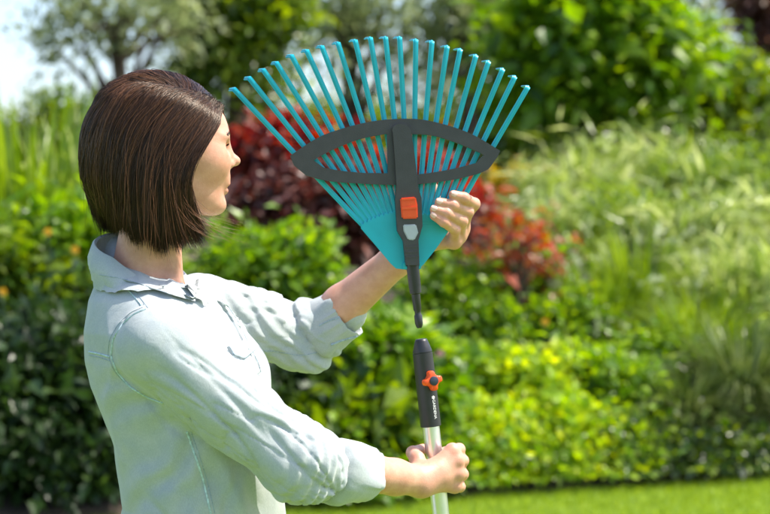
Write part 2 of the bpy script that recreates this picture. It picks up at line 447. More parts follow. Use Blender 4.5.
low = [(455, 265, 345, 11.4, 110, L_bright, 'bright green plant below the orange red leaves'), (530, 245, 340, 11.9, 120, L_bright, 'loose green plant right of the orange red leaves'), (470, 300, 360, 11.2, 120, L_bright, 'bright green low plant under the orange shrub'), (560, 300, 360, 11.4, 120, L_bright, 'green low plant in front of the plumed grass'),
       (450, 345, 430, 10.3, 110, L_bright, 'bright green mound beside the black socket'), (530, 350, 440, 10.2, 120, L_lime, 'lime green mound right of the screw knob'),
       (600, 345, 440, 10.4, 130, L_bright, 'bright green mound left of the dark arching grass'), (500, 405, 495, 9.8, 120, L_lime, 'lime green mound just above the lawn edge by the fist'),
       (570, 410, 490, 9.9, 120, L_lime, 'yellow green mound at the lawn edge, middle'), (420, 425, 510, 9.45, 110, L_bright, 'bright green mound left of the fist'),
       (625, 420, 485, 10.0, 90, L_green, 'green mound at the lawn edge beside the dark grass'), (660, 330, 420, 10.9, 120, L_bright, 'bright green plant under the plumes'),
       (350, 450, 520, 9.1, 110, L_bright, 'bright green plant under the lower sleeve'), (655, 440, 482, 10.05, 80, L_dark, 'dark green tuft at the lawn edge under the grass')]
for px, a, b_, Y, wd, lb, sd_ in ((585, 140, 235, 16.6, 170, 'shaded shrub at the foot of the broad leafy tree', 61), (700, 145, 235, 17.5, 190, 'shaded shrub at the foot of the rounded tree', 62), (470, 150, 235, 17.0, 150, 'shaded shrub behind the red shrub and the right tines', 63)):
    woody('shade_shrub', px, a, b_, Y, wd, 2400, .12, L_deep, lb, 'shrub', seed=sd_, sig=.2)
for i, (px, a, b_, Y, wd, mt, lb) in enumerate(low):
    woody('low_plant', px, a, b_, Y, wd, 1700, .075, mt, lb, 'plant', 'low plants along the lawn edge', seed=40 + i, sig=.2, n_cl=40, aspect=.7, trunk_r=.008)

for i in range(15):
    px = 395 + i * 26 + rng.uniform(-6, 6); x_ = (px - 385) * 9.5 / FPX; Y = edge_y(x_) + .13
    b_ = HZ + CAMZ * FPX / Y; mt = [L_bright, L_lime, L_green][i % 3] if px < 640 else [L_dark, L_green][i % 2]
    pos = ['behind the fist', 'next to the pole'][i % 2] if px < 470 else 'under the lime mounds' if px < 640 else 'under the dark arching grass'
    nth = ['first', 'second', 'third', 'fourth', 'fifth', 'sixth', 'seventh', 'eighth', 'ninth', 'tenth', 'eleventh', 'twelfth', 'thirteenth', 'fourteenth', 'fifteenth'][i]
    woody('edging_plant', px, b_ - rng.uniform(26, 40), b_ + 4, Y, 40, 520, .055, mt, nth + ' small edging plant along the lawn edge from the left, ' + pos, 'plant', 'edging plants along the lawn edge', seed=80 + i, sig=.25, n_cl=16, aspect=.7, trunk_r=.005)

# ------------------------------------------------------------------ grasses
grassy('tall_reed', 30, 108, 330, 10.9, 230, 900, L_blade, 'tall green reed clump at the left edge', 'grass', seed=1, bw=.042, base_r=.4, arch=1.35)
grassy('tall_reed', 95, 118, 330, 11.2, 170, 500, L_silver, 'tall green reed clump behind the hair', 'grass', seed=2, bw=.040, base_r=.35, arch=1.35)
gr = [(640, 235, 370, 12.0, 150, 'broad silver grass in front of the tall plumes'), (725, 235, 370, 11.9, 150, 'bright silver grass above the dark arching grass'), (600, 270, 370, 11.6, 110, 'short bright grass above the yellow green mound')]
for i, (px, a, b_, Y, wd, lb) in enumerate(gr):
    grassy('silver_grass', px, a, b_, Y, wd * 1.25, 950, L_silver if i == 1 else L_blade, lb, 'grass', 'plumed ornamental grasses', seed=10 + i, bw=.021, base_r=.14, arch=1.4, plumes=16, pmat=L_plume)
mounds = [(575, 160, 262, 14.6, 130, 'silvery mounded grass beside the golden shrub'), (645, 148, 260, 15.0, 150, 'pale silvery mounded grass below the leafy tree'), (725, 150, 265, 14.6, 150, 'silvery mounded grass below the rounded tree'),
          (775, 190, 300, 13.2, 120, 'silvery mounded grass on the right picture edge'), (560, 215, 320, 12.9, 120, 'lower silvery mound next to the orange red leaves'), (625, 205, 320, 13.0, 140, 'big silvery mound in the middle of the grasses'),
          (700, 215, 325, 12.6, 150, 'big pale mound left of the right picture edge'), (755, 270, 370, 11.7, 130, 'low pale mound above the fountain grass')]
for i, (px, a, b_, Y, wd, lb) in enumerate(mounds):
    woody('silver_mound', px, a, b_, Y, wd, 2100, .26, L_silver if i % 3 != 2 else L_blade, lb, 'grass', 'silvery mounded grasses', seed=120 + i, sig=.26, n_cl=34, aspect=.11, droop=.55, trunk_r=.006, crown='blades', stem='stalks')
grassy('arching_grass', 745, 325, 480, 10.55, 190, 1100, L_bladed, 'dark arching fountain grass at the right edge above the lawn', 'grass', seed=30, bw=.013, base_r=.12, arch=1.25)
grassy('arching_grass', 685, 365, 480, 10.3, 130, 700, L_bladed, 'smaller dark arching grass left of the fountain grass', 'grass', seed=31, bw=.012, base_r=.1, arch=1.25)
grassy('arching_grass', 700, 290, 420, 11.2, 170, 800, L_blade, 'green arching grass behind the dark fountain grass', 'grass', seed=32, bw=.013, base_r=.15, arch=1.1)

# ------------------------------------------------------------------ single flowers
def flower(px, py, Y, mat, label, r=.028, n=8):
    root = thing('flower', (P(px, py, Y)[0], Y, bed_z(P(px, py, Y)[0], Y)), label, 'flower', 'single flowers in the bed')
    c = P(px, py, Y); rg = np.random.default_rng(int(px))
    a = np.arange(n) / n * 2 * np.pi
    d = unit(np.stack([np.cos(a), np.full(n, -.5), np.sin(a)], 1)); nn = np.tile(np.array([0, -1.0, .3]), (n, 1))
    V, F = leaves(np.tile(c, (n, 1)), d, nn, np.full(n, r), np.full(n, r * .7)); add('petals', mesh_np('petals', V, F, False), mat, root)
    g = np.array([c[0], Y, root.location.z - .02]); mb = MB(); mb.tube([g, (g + c) / 2 + np.array([.01, 0, 0]), c], [.004, .003, .0025], 5); add('stem', mb.build('stem'), M_stalk, root)
for a in ((440, 354, 9.6, L_pink, 'pink flower right of the black socket'), (386, 347, 9.5, L_pink, 'pink flower under the rolled cuff'),
          (33, 305, 9.2, L_yel, 'yellow flower left of the shirt back'), (48, 232, 9.6, L_yel, 'upper yellow flower left of the collar'), (3, 292, 9.2, L_yel, 'yellow flower on the left picture edge'),
          (75, 250, 9.6, L_yel, 'yellow flower closest to the collar'), (545, 322, 10.8, L_yel, 'orange yellow flower under the orange shrub')):
    flower(*a)

# ------------------------------------------------------------------ mown grass in view
rg = np.random.default_rng(77); n = 70000
x = rg.uniform(-3.2, 3.6, n); y = edge_y(x) - rg.random(n) ** 1.3 * 2.6 + .06 + .05 * np.sin(x * 9) + .04 * np.sin(x * 23 + 1)
d = unit(np.stack([rg.normal(0, .35, n), rg.normal(0, .35, n), np.ones(n)], 1)); a = rg.random(n) * 6.28
s = np.stack([np.cos(a), np.sin(a), np.zeros(n)], 1); h = rg.uniform(.018, .05, n)[:, None]; c = np.stack([x, y, np.full(n, -.002)], 1)
V = np.stack([c + s * .003, c - s * .003, c + d * h], 1).reshape(-1, 3)
F = np.arange(n * 3).reshape(-1, 3)
L_lawn = leafmat('grass_blade', [(.13, .22, .010), (.19, .28, .014), (.27, .35, .022)], rough=.4, trans=.4)
add('lawn_grass', mesh_np('lawn_grass', V, F, False), L_lawn, None, kind='stuff', label='short mown bright green grass along the bed', category='grass')

# ------------------------------------------------------------------ the same border goes on to both sides of the picture
def copy_thing(src, x, Y, label, sc=1.0, rz=0.0):
    r_ = src.copy(); COL.objects.link(r_); r_.location = (x, Y, bed_z(x, Y)); r_.scale = (sc, sc, sc); r_.rotation_euler = (0, 0, rz); r_['label'] = label
    for ch in src.children:
        c_ = ch.copy(); COL.objects.link(c_); c_.parent = r_; c_.matrix_parent_inverse = ch.matrix_parent_inverse.copy()
    return r_
_by = {o['label']: o for o in bpy.data.objects if o.parent is None and 'label' in o.keys()}
def src(start): return next(o for l, o in _by.items() if l.startswith(start))
more = [('dark shaded shrub in the lower left', -3.1, 8.6, 'dark shrub left of the picture'), ('green shrub at the left', -3.0, 10.4, 'green shrub left of the picture'), ('dark shaded shrub directly', -4.2, 8.4, 'second dark shrub left of the picture'),
        ('light green leafy shrub', -4.3, 9.6, 'light green shrub left of the picture'), ('green tree behind the tall', -8.5, 25, 'green tree far left of the picture'), ('low green tree line', -14, 30, 'wide tree far left of the picture'), ('pale sunlit tree', -6.5, 22, 'pale tree left of the picture'),
        ('broad leafy green', 6.2, 18, 'leafy tree right of the picture'), ('dark arching fountain', 3.2, 11.2, 'fountain grass right of the picture'), ('big silvery mound', 4.2, 13.5, 'silver grass right of the picture'), ('rounded green tree', 9.0, 20, 'rounded tree right of the picture'), ('shaded green tree behind the right', 13, 27, 'tree far right of the picture')]
for k, (st, x, Y, lb) in enumerate(more): copy_thing(src(st), x, Y, lb, 1.05, 1.3 + k)
# ================================================================== the woman
# ---- materials
def skin_material():
    m, nt, b = newmat('skin')
    at = nt.nodes.new('ShaderNodeAttribute'); at.attribute_name = 'tint'
    tc = nt.nodes.new('ShaderNodeTexCoord')
    nz = nt.nodes.new('ShaderNodeTexNoise'); nz.inputs['Scale'].default_value = 46; nz.inputs['Detail'].default_value = 9; nz.inputs['Roughness'].default_value = .65
    nt.links.new(tc.outputs['Object'], nz.inputs['Vector'])
    rp = nt.nodes.new('ShaderNodeValToRGB')
    rp.color_ramp.elements[0].position = .3; rp.color_ramp.elements[0].color = (.55, .265, .175, 1)
    rp.color_ramp.elements[1].position = .7; rp.color_ramp.elements[1].color = (.68, .365, .255, 1)
    nt.links.new(nz.outputs['Fac'], rp.inputs['Fac'])
    mx = nt.nodes.new('ShaderNodeMix'); mx.data_type = 'RGBA'; mx.blend_type = 'MULTIPLY'; mx.inputs[0].default_value = 1
    nt.links.new(rp.outputs[0], mx.inputs[6]); nt.links.new(at.outputs['Color'], mx.inputs[7])
    nt.links.new(mx.outputs[2], b.inputs['Base Color'])
    b.inputs['Roughness'].default_value = .45
    b.inputs['Specular IOR Level'].default_value = .4
    b.inputs['Subsurface Weight'].default_value = .25
    b.inputs['Subsurface Radius'].default_value = (1.0, .35, .2)
    b.inputs['Subsurface Scale'].default_value = .006
    n2 = nt.nodes.new('ShaderNodeTexNoise'); n2.inputs['Scale'].default_value = 420; n2.inputs['Detail'].default_value = 3
    nt.links.new(tc.outputs['Object'], n2.inputs['Vector'])
    bp = nt.nodes.new('ShaderNodeBump'); bp.inputs['Strength'].default_value = .45; bp.inputs['Distance'].default_value = .0006
    nt.links.new(n2.outputs['Fac'], bp.inputs['Height']); nt.links.new(bp.outputs[0], b.inputs['Normal'])
    return m

def denim_material(name, c0, c1, c2):
    """washed chambray: faded patches, fine weave"""
    m, nt, b = newmat(name)
    L = nt.links.new
    tc = nt.nodes.new('ShaderNodeTexCoord')
    n1 = nt.nodes.new('ShaderNodeTexNoise'); n1.inputs['Scale'].default_value = 26; n1.inputs['Detail'].default_value = 8; n1.inputs['Roughness'].default_value = .62
    L(tc.outputs['Object'], n1.inputs['Vector'])
    rp = nt.nodes.new('ShaderNodeValToRGB'); cr = rp.color_ramp
    cr.elements[0].position = .28; cr.elements[0].color = list(c0) + [1]
    cr.elements[1].position = .72; cr.elements[1].color = list(c2) + [1]
    e = cr.elements.new(.5); e.color = list(c1) + [1]
    L(n1.outputs['Fac'], rp.inputs['Fac'])
    mp = nt.nodes.new('ShaderNodeMapping'); mp.inputs['Scale'].default_value = (900, 900, 300)
    L(tc.outputs['Object'], mp.inputs['Vector'])
    n2 = nt.nodes.new('ShaderNodeTexNoise'); n2.inputs['Scale'].default_value = 1.0; n2.inputs['Detail'].default_value = 2
    L(mp.outputs[0], n2.inputs['Vector'])
    mr = nt.nodes.new('ShaderNodeMapRange'); mr.inputs[1].default_value = .3; mr.inputs[2].default_value = .7
    mr.inputs[3].default_value = .88; mr.inputs[4].default_value = 1.06
    L(n2.outputs['Fac'], mr.inputs[0])
    mx = nt.nodes.new('ShaderNodeMix'); mx.data_type = 'RGBA'; mx.blend_type = 'MULTIPLY'; mx.inputs[0].default_value = 1
    L(rp.outputs[0], mx.inputs[6]); L(mr.outputs[0], mx.inputs[7]); L(mx.outputs[2], b.inputs['Base Color'])
    b.inputs['Roughness'].default_value = .85; b.inputs['Specular IOR Level'].default_value = .2
    b.inputs['Sheen Weight'].default_value = .25; b.inputs['Sheen Roughness'].default_value = .5
    # small creases + weave as relief
    n3 = nt.nodes.new('ShaderNodeTexNoise'); n3.inputs['Scale'].default_value = 45; n3.inputs['Detail'].default_value = 5
    n3.inputs['Distortion'].default_value = .8
    L(tc.outputs['Object'], n3.inputs['Vector'])
    b1 = nt.nodes.new('ShaderNodeBump'); b1.inputs['Strength'].default_value = .22; b1.inputs['Distance'].default_value = .004
    L(n3.outputs['Fac'], b1.inputs['Height'])
    b2 = nt.nodes.new('ShaderNodeBump'); b2.inputs['Strength'].default_value = .3; b2.inputs['Distance'].default_value = .0008
    L(n2.outputs['Fac'], b2.inputs['Height']); L(b1.outputs[0], b2.inputs['Normal']); L(b2.outputs[0], b.inputs['Normal'])
    return m

def hair_material():
    m, nt, b = newmat('hair')
    L = nt.links.new
    g = nt.nodes.new('ShaderNodeAttribute'); g.attribute_name = 'tone'
    rp = nt.nodes.new('ShaderNodeValToRGB'); cr = rp.color_ramp
    cr.elements[0].color = (.010, .0045, .0028, 1); cr.elements[1].color = (.15, .066, .033, 1)
    e = cr.elements.new(.6); e.color = (.030, .0135, .0072, 1)
    L(g.outputs['Fac'], rp.inputs['Fac']); L(rp.outputs[0], b.inputs['Base Color'])
    b.inputs['Roughness'].default_value = .30; b.inputs['Specular IOR Level'].default_value = .42
    b.inputs['Specular Tint'].default_value = (1.0, .86, .74, 1)
    return m

M_skin = skin_material()
M_denim = denim_material('washed_denim', (.36, .405, .43), (.405, .44, .445), (.45, .475, .47))
M_denim_in = denim_material('washed_denim_inside', (.66, .72, .74), (.74, .79, .80), (.82, .86, .86))
M_stitch = plain('blue_seam', (.33, .41, .46), .9, noise=.3, scale=300)
M_seam = plain('faded_seam', (.46, .58, .62), .9, noise=.3, scale=200)
M_hair = hair_material()
M_nail = plain('nail', (.72, .45, .38), .22, noise=.04)
M_eye = plain('eye_white', (.75, .72, .69), .15, noise=.03)
M_iris = plain('iris', (.10, .06, .03), .1, noise=.2, scale=900)
M_button = plain('shirt_button', (.62, .66, .66), .3, noise=.08)
M_jeans = denim_material('dark_jeans', (.03, .045, .09), (.05, .075, .14), (.09, .12, .2))
M_shoe = plain('shoe_leather', (.10, .07, .05), .5, noise=.2)

# ---- head frame
YAW = R(20)
HC = P(163, 140, 3.0)
HF = np.array([math.cos(YAW), math.sin(YAW), 0]); HR = np.array([math.sin(YAW), -math.cos(YAW), 0]); HU = np.array([0, 0, 1.0])
HM = np.stack([HF, HR, HU], 1)                  # columns: forward, her right, up
def H(f, r, u): return HC + HM @ np.array([f, r, u], float)

# ---- joints (photo pixel, distance)
S_R, E_R, W_R = P(158, 347, 2.845), P(300, 463, 2.84), P(420, 481, 3.028)
S_L, E_L, W_L = P(200, 308, 3.17), P(306, 338, 3.265), P(424, 236, 3.165)
NECK0, NECK1 = P(141, 292, 3.0), P(157, 205, 3.0)

def pole_axis(py): return P(421 + (py - 339) * .113, py, 3.09)

TD = .09                                        # the tools are held a little beyond her midline
def Q(px, py, Y): return P(px, py, Y + TD)
R_FING = [  # right hand: knuckle, middle joint, end joint, tip
    [Q(452.5, 451, 2.966), Q(459, 449.5, 3.006), Q(448, 452, 3.030), Q(433, 454, 3.026)],
    [Q(457, 461, 2.962), Q(462.5, 461, 3.008), Q(449, 464, 3.032), Q(433, 465, 3.028)],
    [Q(457.5, 473.5, 2.962), Q(462.5, 474.5, 3.006), Q(450, 476, 3.031), Q(434, 476, 3.027)],
    [Q(454.5, 486, 2.966), Q(460, 487, 3.000), Q(449, 487, 3.026), Q(436, 486, 3.023)]]
R_THUMB = [Q(421, 472, 2.955), Q(417, 459, 2.968), Q(413, 453, 2.995), Q(423, 449, 3.026)]
L_FING = [
    [Q(462, 221, 3.055), Q(474, 204, 3.032), Q(464, 198, 2.998), Q(453.5, 195, 2.990)],
    [Q(462, 229, 3.052), Q(467.5, 212, 3.022), Q(453, 205.5, 2.990), Q(439.5, 202.5, 2.984)],
    [Q(459, 236, 3.048), Q(462, 221, 3.016), Q(447, 213.5, 2.984), Q(434.5, 209.5, 2.980)],
    [Q(454, 242, 3.042), Q(455, 230, 3.012), Q(443.5, 222, 2.982), Q(434, 216, 2.979)]]
L_THUMB = [Q(432, 226, 3.065), Q(436, 208, 3.055), Q(432, 190, 3.045), Q(428, 178, 3.040)]
FR = [.0104, .0102, .0095, .0083]

def sd_head(p):
    q = (p - HC) @ HM
    qs = q.copy(); qs[:, 1] = np.abs(q[:, 1])
    d = sd_ell(q, (-.004, 0, .004), (.106, .076, .100))
    d = smin(d, sd_ell(q, (.028, 0, .0), (.078, .066, .075)), .03)                 # forehead
    d = smin(d, sd_ell(q, (.043, 0, -.052), (.064, .056, .070)), .03)              # face
    d = smin(d, sd_cap(qs, (-.006, .052, -.070), (.078, .016, -.106), .017, .015), .028)   # jaw
    d = smin(d, sd_ell(q, (.090, 0, -.108), (.0165, .018, .0145)), .016)            # chin
    d = smin(d, sd_ell(qs, (.071, .039, -.034), (.024, .022, .024)), .028)         # cheek
    d = smin(d, sd_ell(qs, (.083, .034, .006), (.018, .022, .008)), .012)          # brow
    d = smax(d, -sd_ell(qs, (.1085, .031, -.0125), (.020, .0175, .0095)), .012)     # eye hollow
    d = smin(d, sd_ell(qs, (.0865, .031, -.0125), (.0135, .0150, .0115)), .004)    # lids over the eye
    d = smax(d, -sd_ell(qs, (.104, .031, -.0135), (.0085, .0125, .0040)), .003)    # opening
    d = smin(d, sd_cap(q, (.098, 0, .000), (.117, 0, -.030), .0068, .0085), .010)   # nose ridge
    d = smin(d, sd_ell(q, (.1215, 0, -.0335), (.0105, .0098, .0085)), .007)         # nose tip
    d = smin(d, sd_ell(qs, (.1085, .0105, -.0395), (.0105, .0068, .0068)), .006)   # wings
    d = smax(d, -sd_ell(qs, (.1155, .0062, -.0465), (.005, .0030, .0040)), .003)
    d = smin(d, sd_ell(q, (.0985, 0, -.066), (.0125, .024, .016)), .014)           # mouth mound
    d = smin(d, sd_ell(q, (.1035, 0, -.0715), (.0085, .021, .0056)), .004)         # upper lip
    d = smin(d, sd_ell(q, (.1015, 0, -.0838), (.0085, .019, .0062)), .004)         # lower lip
    d = smax(d, -sd_ell(q, (.1125, 0, -.0775), (.0085, .024, .0016)), .003)        # mouth line
    d = smin(d, sd_ell(qs, (-.004, .078, -.022), (.017, .007, .031)), .008)        # ear
    return d

def sd_hand(p, wrist, elbow, fing, thumb, wr, kf=.0032):
    d = None
    for i, ch in enumerate(fing):
        k = [1.0, 1.02, .97, .86][i]
        e = sd_chain(p, ch, [r * k for r in FR], .003)
        for j in (1, 2):                                           # creases across the joints
            ax_ = ch[j + 1] - ch[j - 1]; ax_ = ax_ / np.linalg.norm(ax_); sj = (p - ch[j]) @ ax_; nr_ = np.linalg.norm(p - ch[j], axis=1) < .016
            e = e + np.where(nr_, .0009 * (np.exp(-((sj - .0022) / .0016) ** 2) + np.exp(-((sj + .0022) / .0016) ** 2)), 0)
        for j in (1, 2):                                           # knuckle swell
            e = smin(e, np.linalg.norm(p - ch[j], axis=1) - FR[j] * k * 1.0, .004)
        d = e if d is None else smin(d, e, kf)
    palm = None
    for i, ch in enumerate(fing):
        a = wrist + (ch[0] - wrist) * .12
        e = sd_cap(p, a, ch[0], .0165, .0118)
        palm = e if palm is None else smin(palm, e, .014)
    for ch in fing: palm = smin(palm, np.linalg.norm(p - ch[0], axis=1) - .0118, .006)
    d = smin(d, palm, .007)
    if kf > .005:                                                  # tendons and wrist bone on the back of the fist
        for ch in fing:
            o_ = np.array([0, -.0085, 0]); d = smin(d, sd_cap(p, wrist + (ch[0] - wrist) * .35 + o_ * 1.2, ch[0] + o_ * .55, .0035, .0050), .007)
        d = smin(d, np.linalg.norm(p - (wrist + np.array([.006, -.014, -.010])), axis=1) - .0105, .010)
    t = sd_chain(p, thumb, [.0165, .0128, .0112, .0088], .005)
    d = smin(d, t, .008)
    return d

def sd_body(p):
    d = sd_head(p)
    d = smin(d, sd_cap(p, NECK0, NECK1, .055, .052), .022)
    # sternomastoid + throat
    d = smin(d, sd_cap(p, H(-.005, .055, -.05), P(178, 290, 2.965), .014, .010), .02)
    tor = sd_cap(p, P(150, 350, 3.0), P(190, 520, 3.0), .085, .09)
    tor = smin(tor, sd_cap(p, P(150, 318, 2.93), P(172, 312, 3.08), .045, .045), .05)
    d = smin(d, tor, .04)
    for S, E, W, fg, th, side in ((S_R, E_R, W_R, R_FING, R_THUMB, 0), (S_L, E_L, W_L, L_FING, L_THUMB, 1)):
        a = sd_cap(p, S, E, .044, .037)
        m = E + (W - E) * .32
        a = smin(a, sd_chain(p, [E, m, E + (W - E) * .78, W], [.034, .0375, .0285, .0250], .012), .02)
        hc = sum(c[0] for c in fg) / 4
        hcap = sd_cap(p, W, W + (hc - W) * .45, .0245, .022)         # wrist into the hand
        a = smin(a, hcap, .014)
        a = smin(a, sd_hand(p, W, E, fg, th, .02, .0032 if side else .0065), .014)
        d = smin(d, a, .012)
    return d

PERSON = thing('person', (P(160, 300, 3.0)[0], 3.0, 0.004),
               'woman with dark bob and pale denim shirt holding rake and pole', 'person')

bv, bf = surface_nets(sd_body, (-.56, 2.68, .92), (.22, 3.40, 1.72), .0021)
body_me = mesh_np('body', bv, bf)
# lips, cheeks, knuckles: their own skin colour
q = (bv - HC) @ HM
tint = np.ones((len(bv), 4), np.float32)
def blend(mask, col):
    mask = np.clip(mask, 0, 1)[:, None]
    tint[:, :3] = tint[:, :3] * (1 - mask) + tint[:, :3] * np.array(col) * mask
lip = np.exp(-((q[:, 2] + .0775) / .0088) ** 4) * np.exp(-(q[:, 1] / .021) ** 4) * (q[:, 0] > .095)
blend(lip * .8, (.95, .58, .58))
chk = np.exp(-(((q[:, 0] - .08) / .03) ** 2 + ((np.abs(q[:, 1]) - .045) / .025) ** 2 + ((q[:, 2] + .04) / .03) ** 2))
blend(chk * .5, (1.05, .82, .80))
for ch in R_FING + L_FING:
    for j in (0, 1, 2):
        dd = np.linalg.norm(bv - ch[j], axis=1); blend(np.exp(-(dd / .011) ** 2) * .45, (1.02, .76, .72))
    dd = np.linalg.norm(bv - ch[3], axis=1); blend(np.exp(-(dd / .012) ** 2) * .4, (1.03, .80, .78))
ca = body_me.color_attributes.new('tint', 'FLOAT_COLOR', 'POINT'); ca.data.foreach_set('color', tint.ravel())
BODY = add('body', body_me, M_skin, PERSON)
body_tree = BVHTree.FromPolygons([Vector(v) for v in bv.tolist()], bf.tolist())

# nails on the far hand (finger ends face the camera)
for ch in L_FING + [L_THUMB]:
    tip = ch[3]; d = tip - ch[2]; d /= np.linalg.norm(d)
    c = tip + d * .0018
    n = np.array([0, -1, .35]); n -= d * (n @ d); n /= np.linalg.norm(n)
    s = np.cross(d, n)
    hit = body_tree.ray_cast(Vector(c + n * .03), Vector(-n))
    if hit[0] is None: continue
    c = np.array(hit[0])
    vv, ff = [], []
    for i in range(7):
        for j in range(6):
            a = (i / 6 - .5) * 2; b = (j / 5 - .5) * 2
            wd = .0052 * math.sqrt(max(.05, 1 - abs(b) ** 3.5 * .75))
            vv.append(c + s * a * wd + d * b * .0062 + n * (.0009 - .0022 * a * a - .0005 * b * b))
    for i in range(6):
        for j in range(5):
            ff.append([i * 6 + j, i * 6 + j + 1, (i + 1) * 6 + j + 1, (i + 1) * 6 + j])
    mb = MB(); mb.raw(vv, ff); add('nail', mb.build('nail'), M_nail, PERSON)

# eyes
for s in (1, -1):
    for nm, r, c, m in (('eye', .0118, (.0868, .031 * s, -.0128), M_eye), ('iris', .0062, (.0936, .031 * s, -.0130), M_iris)):
        bm = bmesh.new(); bmesh.ops.create_uvsphere(bm, u_segments=20, v_segments=14, radius=r)
        for v in bm.verts: v.co = Vector(H(*c)) + v.co
        me = bpy.data.meshes.new(nm); bm.to_mesh(me); bm.free()
        for f in me.polygons: f.use_smooth = True
        add(nm, me, m, PERSON)
# brows and lashes
for s in (1, -1):
    mb = MB()
    for k in range(70):
        t = rng.random(); r = .014 + .036 * t; u = .0075 + .007 * math.sin(t * 2.4) - .005 * t + rng.normal(0, .0014)
        f = .103 - 2.6 * max(0, r - .012) ** 1.55
        a = H(f + .004, r * s, u); dd = HM @ np.array([-.15 - .5 * t, s * .8, .25 * (1 - t)])
        h = body_tree.ray_cast(Vector(a + HM @ np.array([.05, 0, 0])), Vector(HM @ np.array([-1, 0, 0])))
        if h[0] is None: continue
        p0 = np.array(h[0])
        mb.tube([p0, p0 + dd * .003 + HF * .0006, p0 + dd * .006], [.0003, .0003, .0001], 4)
    add('eyebrow', mb.build('eyebrow'), M_hair, PERSON)
    mb = MB()
    for k in range(26):
        t = k / 25; r = .019 + .026 * t
        b0 = H(.0985 - 8 * (r - .028) ** 2 - .10 * max(0, r - .031), r * s, -.0085 - 9 * (r - .031) ** 2)
        dd = HM @ np.array([.8, s * (t - .3) * .9, .15])
        mb.tube([b0, b0 + dd * .0035, b0 + dd * .006 + HU * .002], [.0004, .00035, .00015], 4)
    add('eyelash', mb.build('eyelash'), M_hair, PERSON)

# ------------------------------------------------------------------ hair
PART = np.array([(-.050, .044, .094), (-.02, .052, .0915), (0, .055, .089), (.04, .054, .084), (.070, .047, .073), (.093, .034, .060)])
HA = np.array([.122, .100, .1125]); HO = np.array([-.0145, 0, 0])
def part_at(s):
    x = s * (len(PART) - 1); i = min(int(x), len(PART) - 2); return PART[i] + (PART[i + 1] - PART[i]) * (x - i)
def end_u(az):
    return np.interp(abs(az), [60, 75, 100, 130, 155, 180], [-.163, -.172, -.170, -.148, -.121, -.104])
def strand(s, side, az, layer, cut, wob, el):
    pp = part_at(s) + np.array([rng.normal(0, .005), rng.normal(0, .003), 0]); qp = (pp - HO) / HA; rad0 = np.linalg.norm(qp); qp = qp / rad0
    a = R(az); qe = np.array([math.cos(a) * math.cos(el), math.sin(a) * math.cos(el), math.sin(el)])
    om = math.acos(np.clip(qp @ qe, -1, 1)); pts = []
    n1, n2 = 9, 9
    for i in range(n1):
        t = i / n1
        q = (math.sin((1 - t) * om) * qp + math.sin(t * om) * qe) / math.sin(om)
        rr = rad0 * .94 * (1 - min(1, t * 5)) + (1.005 + .03 * math.sin(math.pi * t)) * min(1, t * 5)
        pts.append(HO + HA * q * (rr - layer * min(1, t * 2.5)))
    fw = np.clip((100 - abs(az)) / 34, 0, 1)             # front locks turn forward
    bk = np.clip((abs(az) - 110) / 60, 0, 1)
    ue = end_u(az) + cut
    for i in range(n2 + 1):
        t = i / n2; u0 = HA[2] * math.sin(el); u = u0 + (ue - u0) * t
        k = 1 + .012 * math.sin(math.pi * min(1, t * 1.3)) - (.045 + .19 * bk) * t ** 2.4 - .02 * fw * math.sin(math.pi * t)
        a_ = R(az + math.copysign(max(0, 69 - abs(az)) * min(1, t * 2.5), az)) if az < 0 else a
        p = HO + HA * np.array([math.cos(a_), math.sin(a_), 0]) * (k - layer * (1 + .35 * t)); p[2] = u
        p[0] += fw * (.032 * t ** 3 - .014 * math.sin(math.pi * t)) + .004 * math.sin(5 * t + wob)
        p[1] -= fw * .010 * t * np.sign(az)
        pts.append(p)
    pts = np.array(pts)
    for _ in range(10):
        pts[4:-2] += .5 * (.5 * (pts[3:-3] + pts[5:-1]) - pts[4:-2])
    return pts
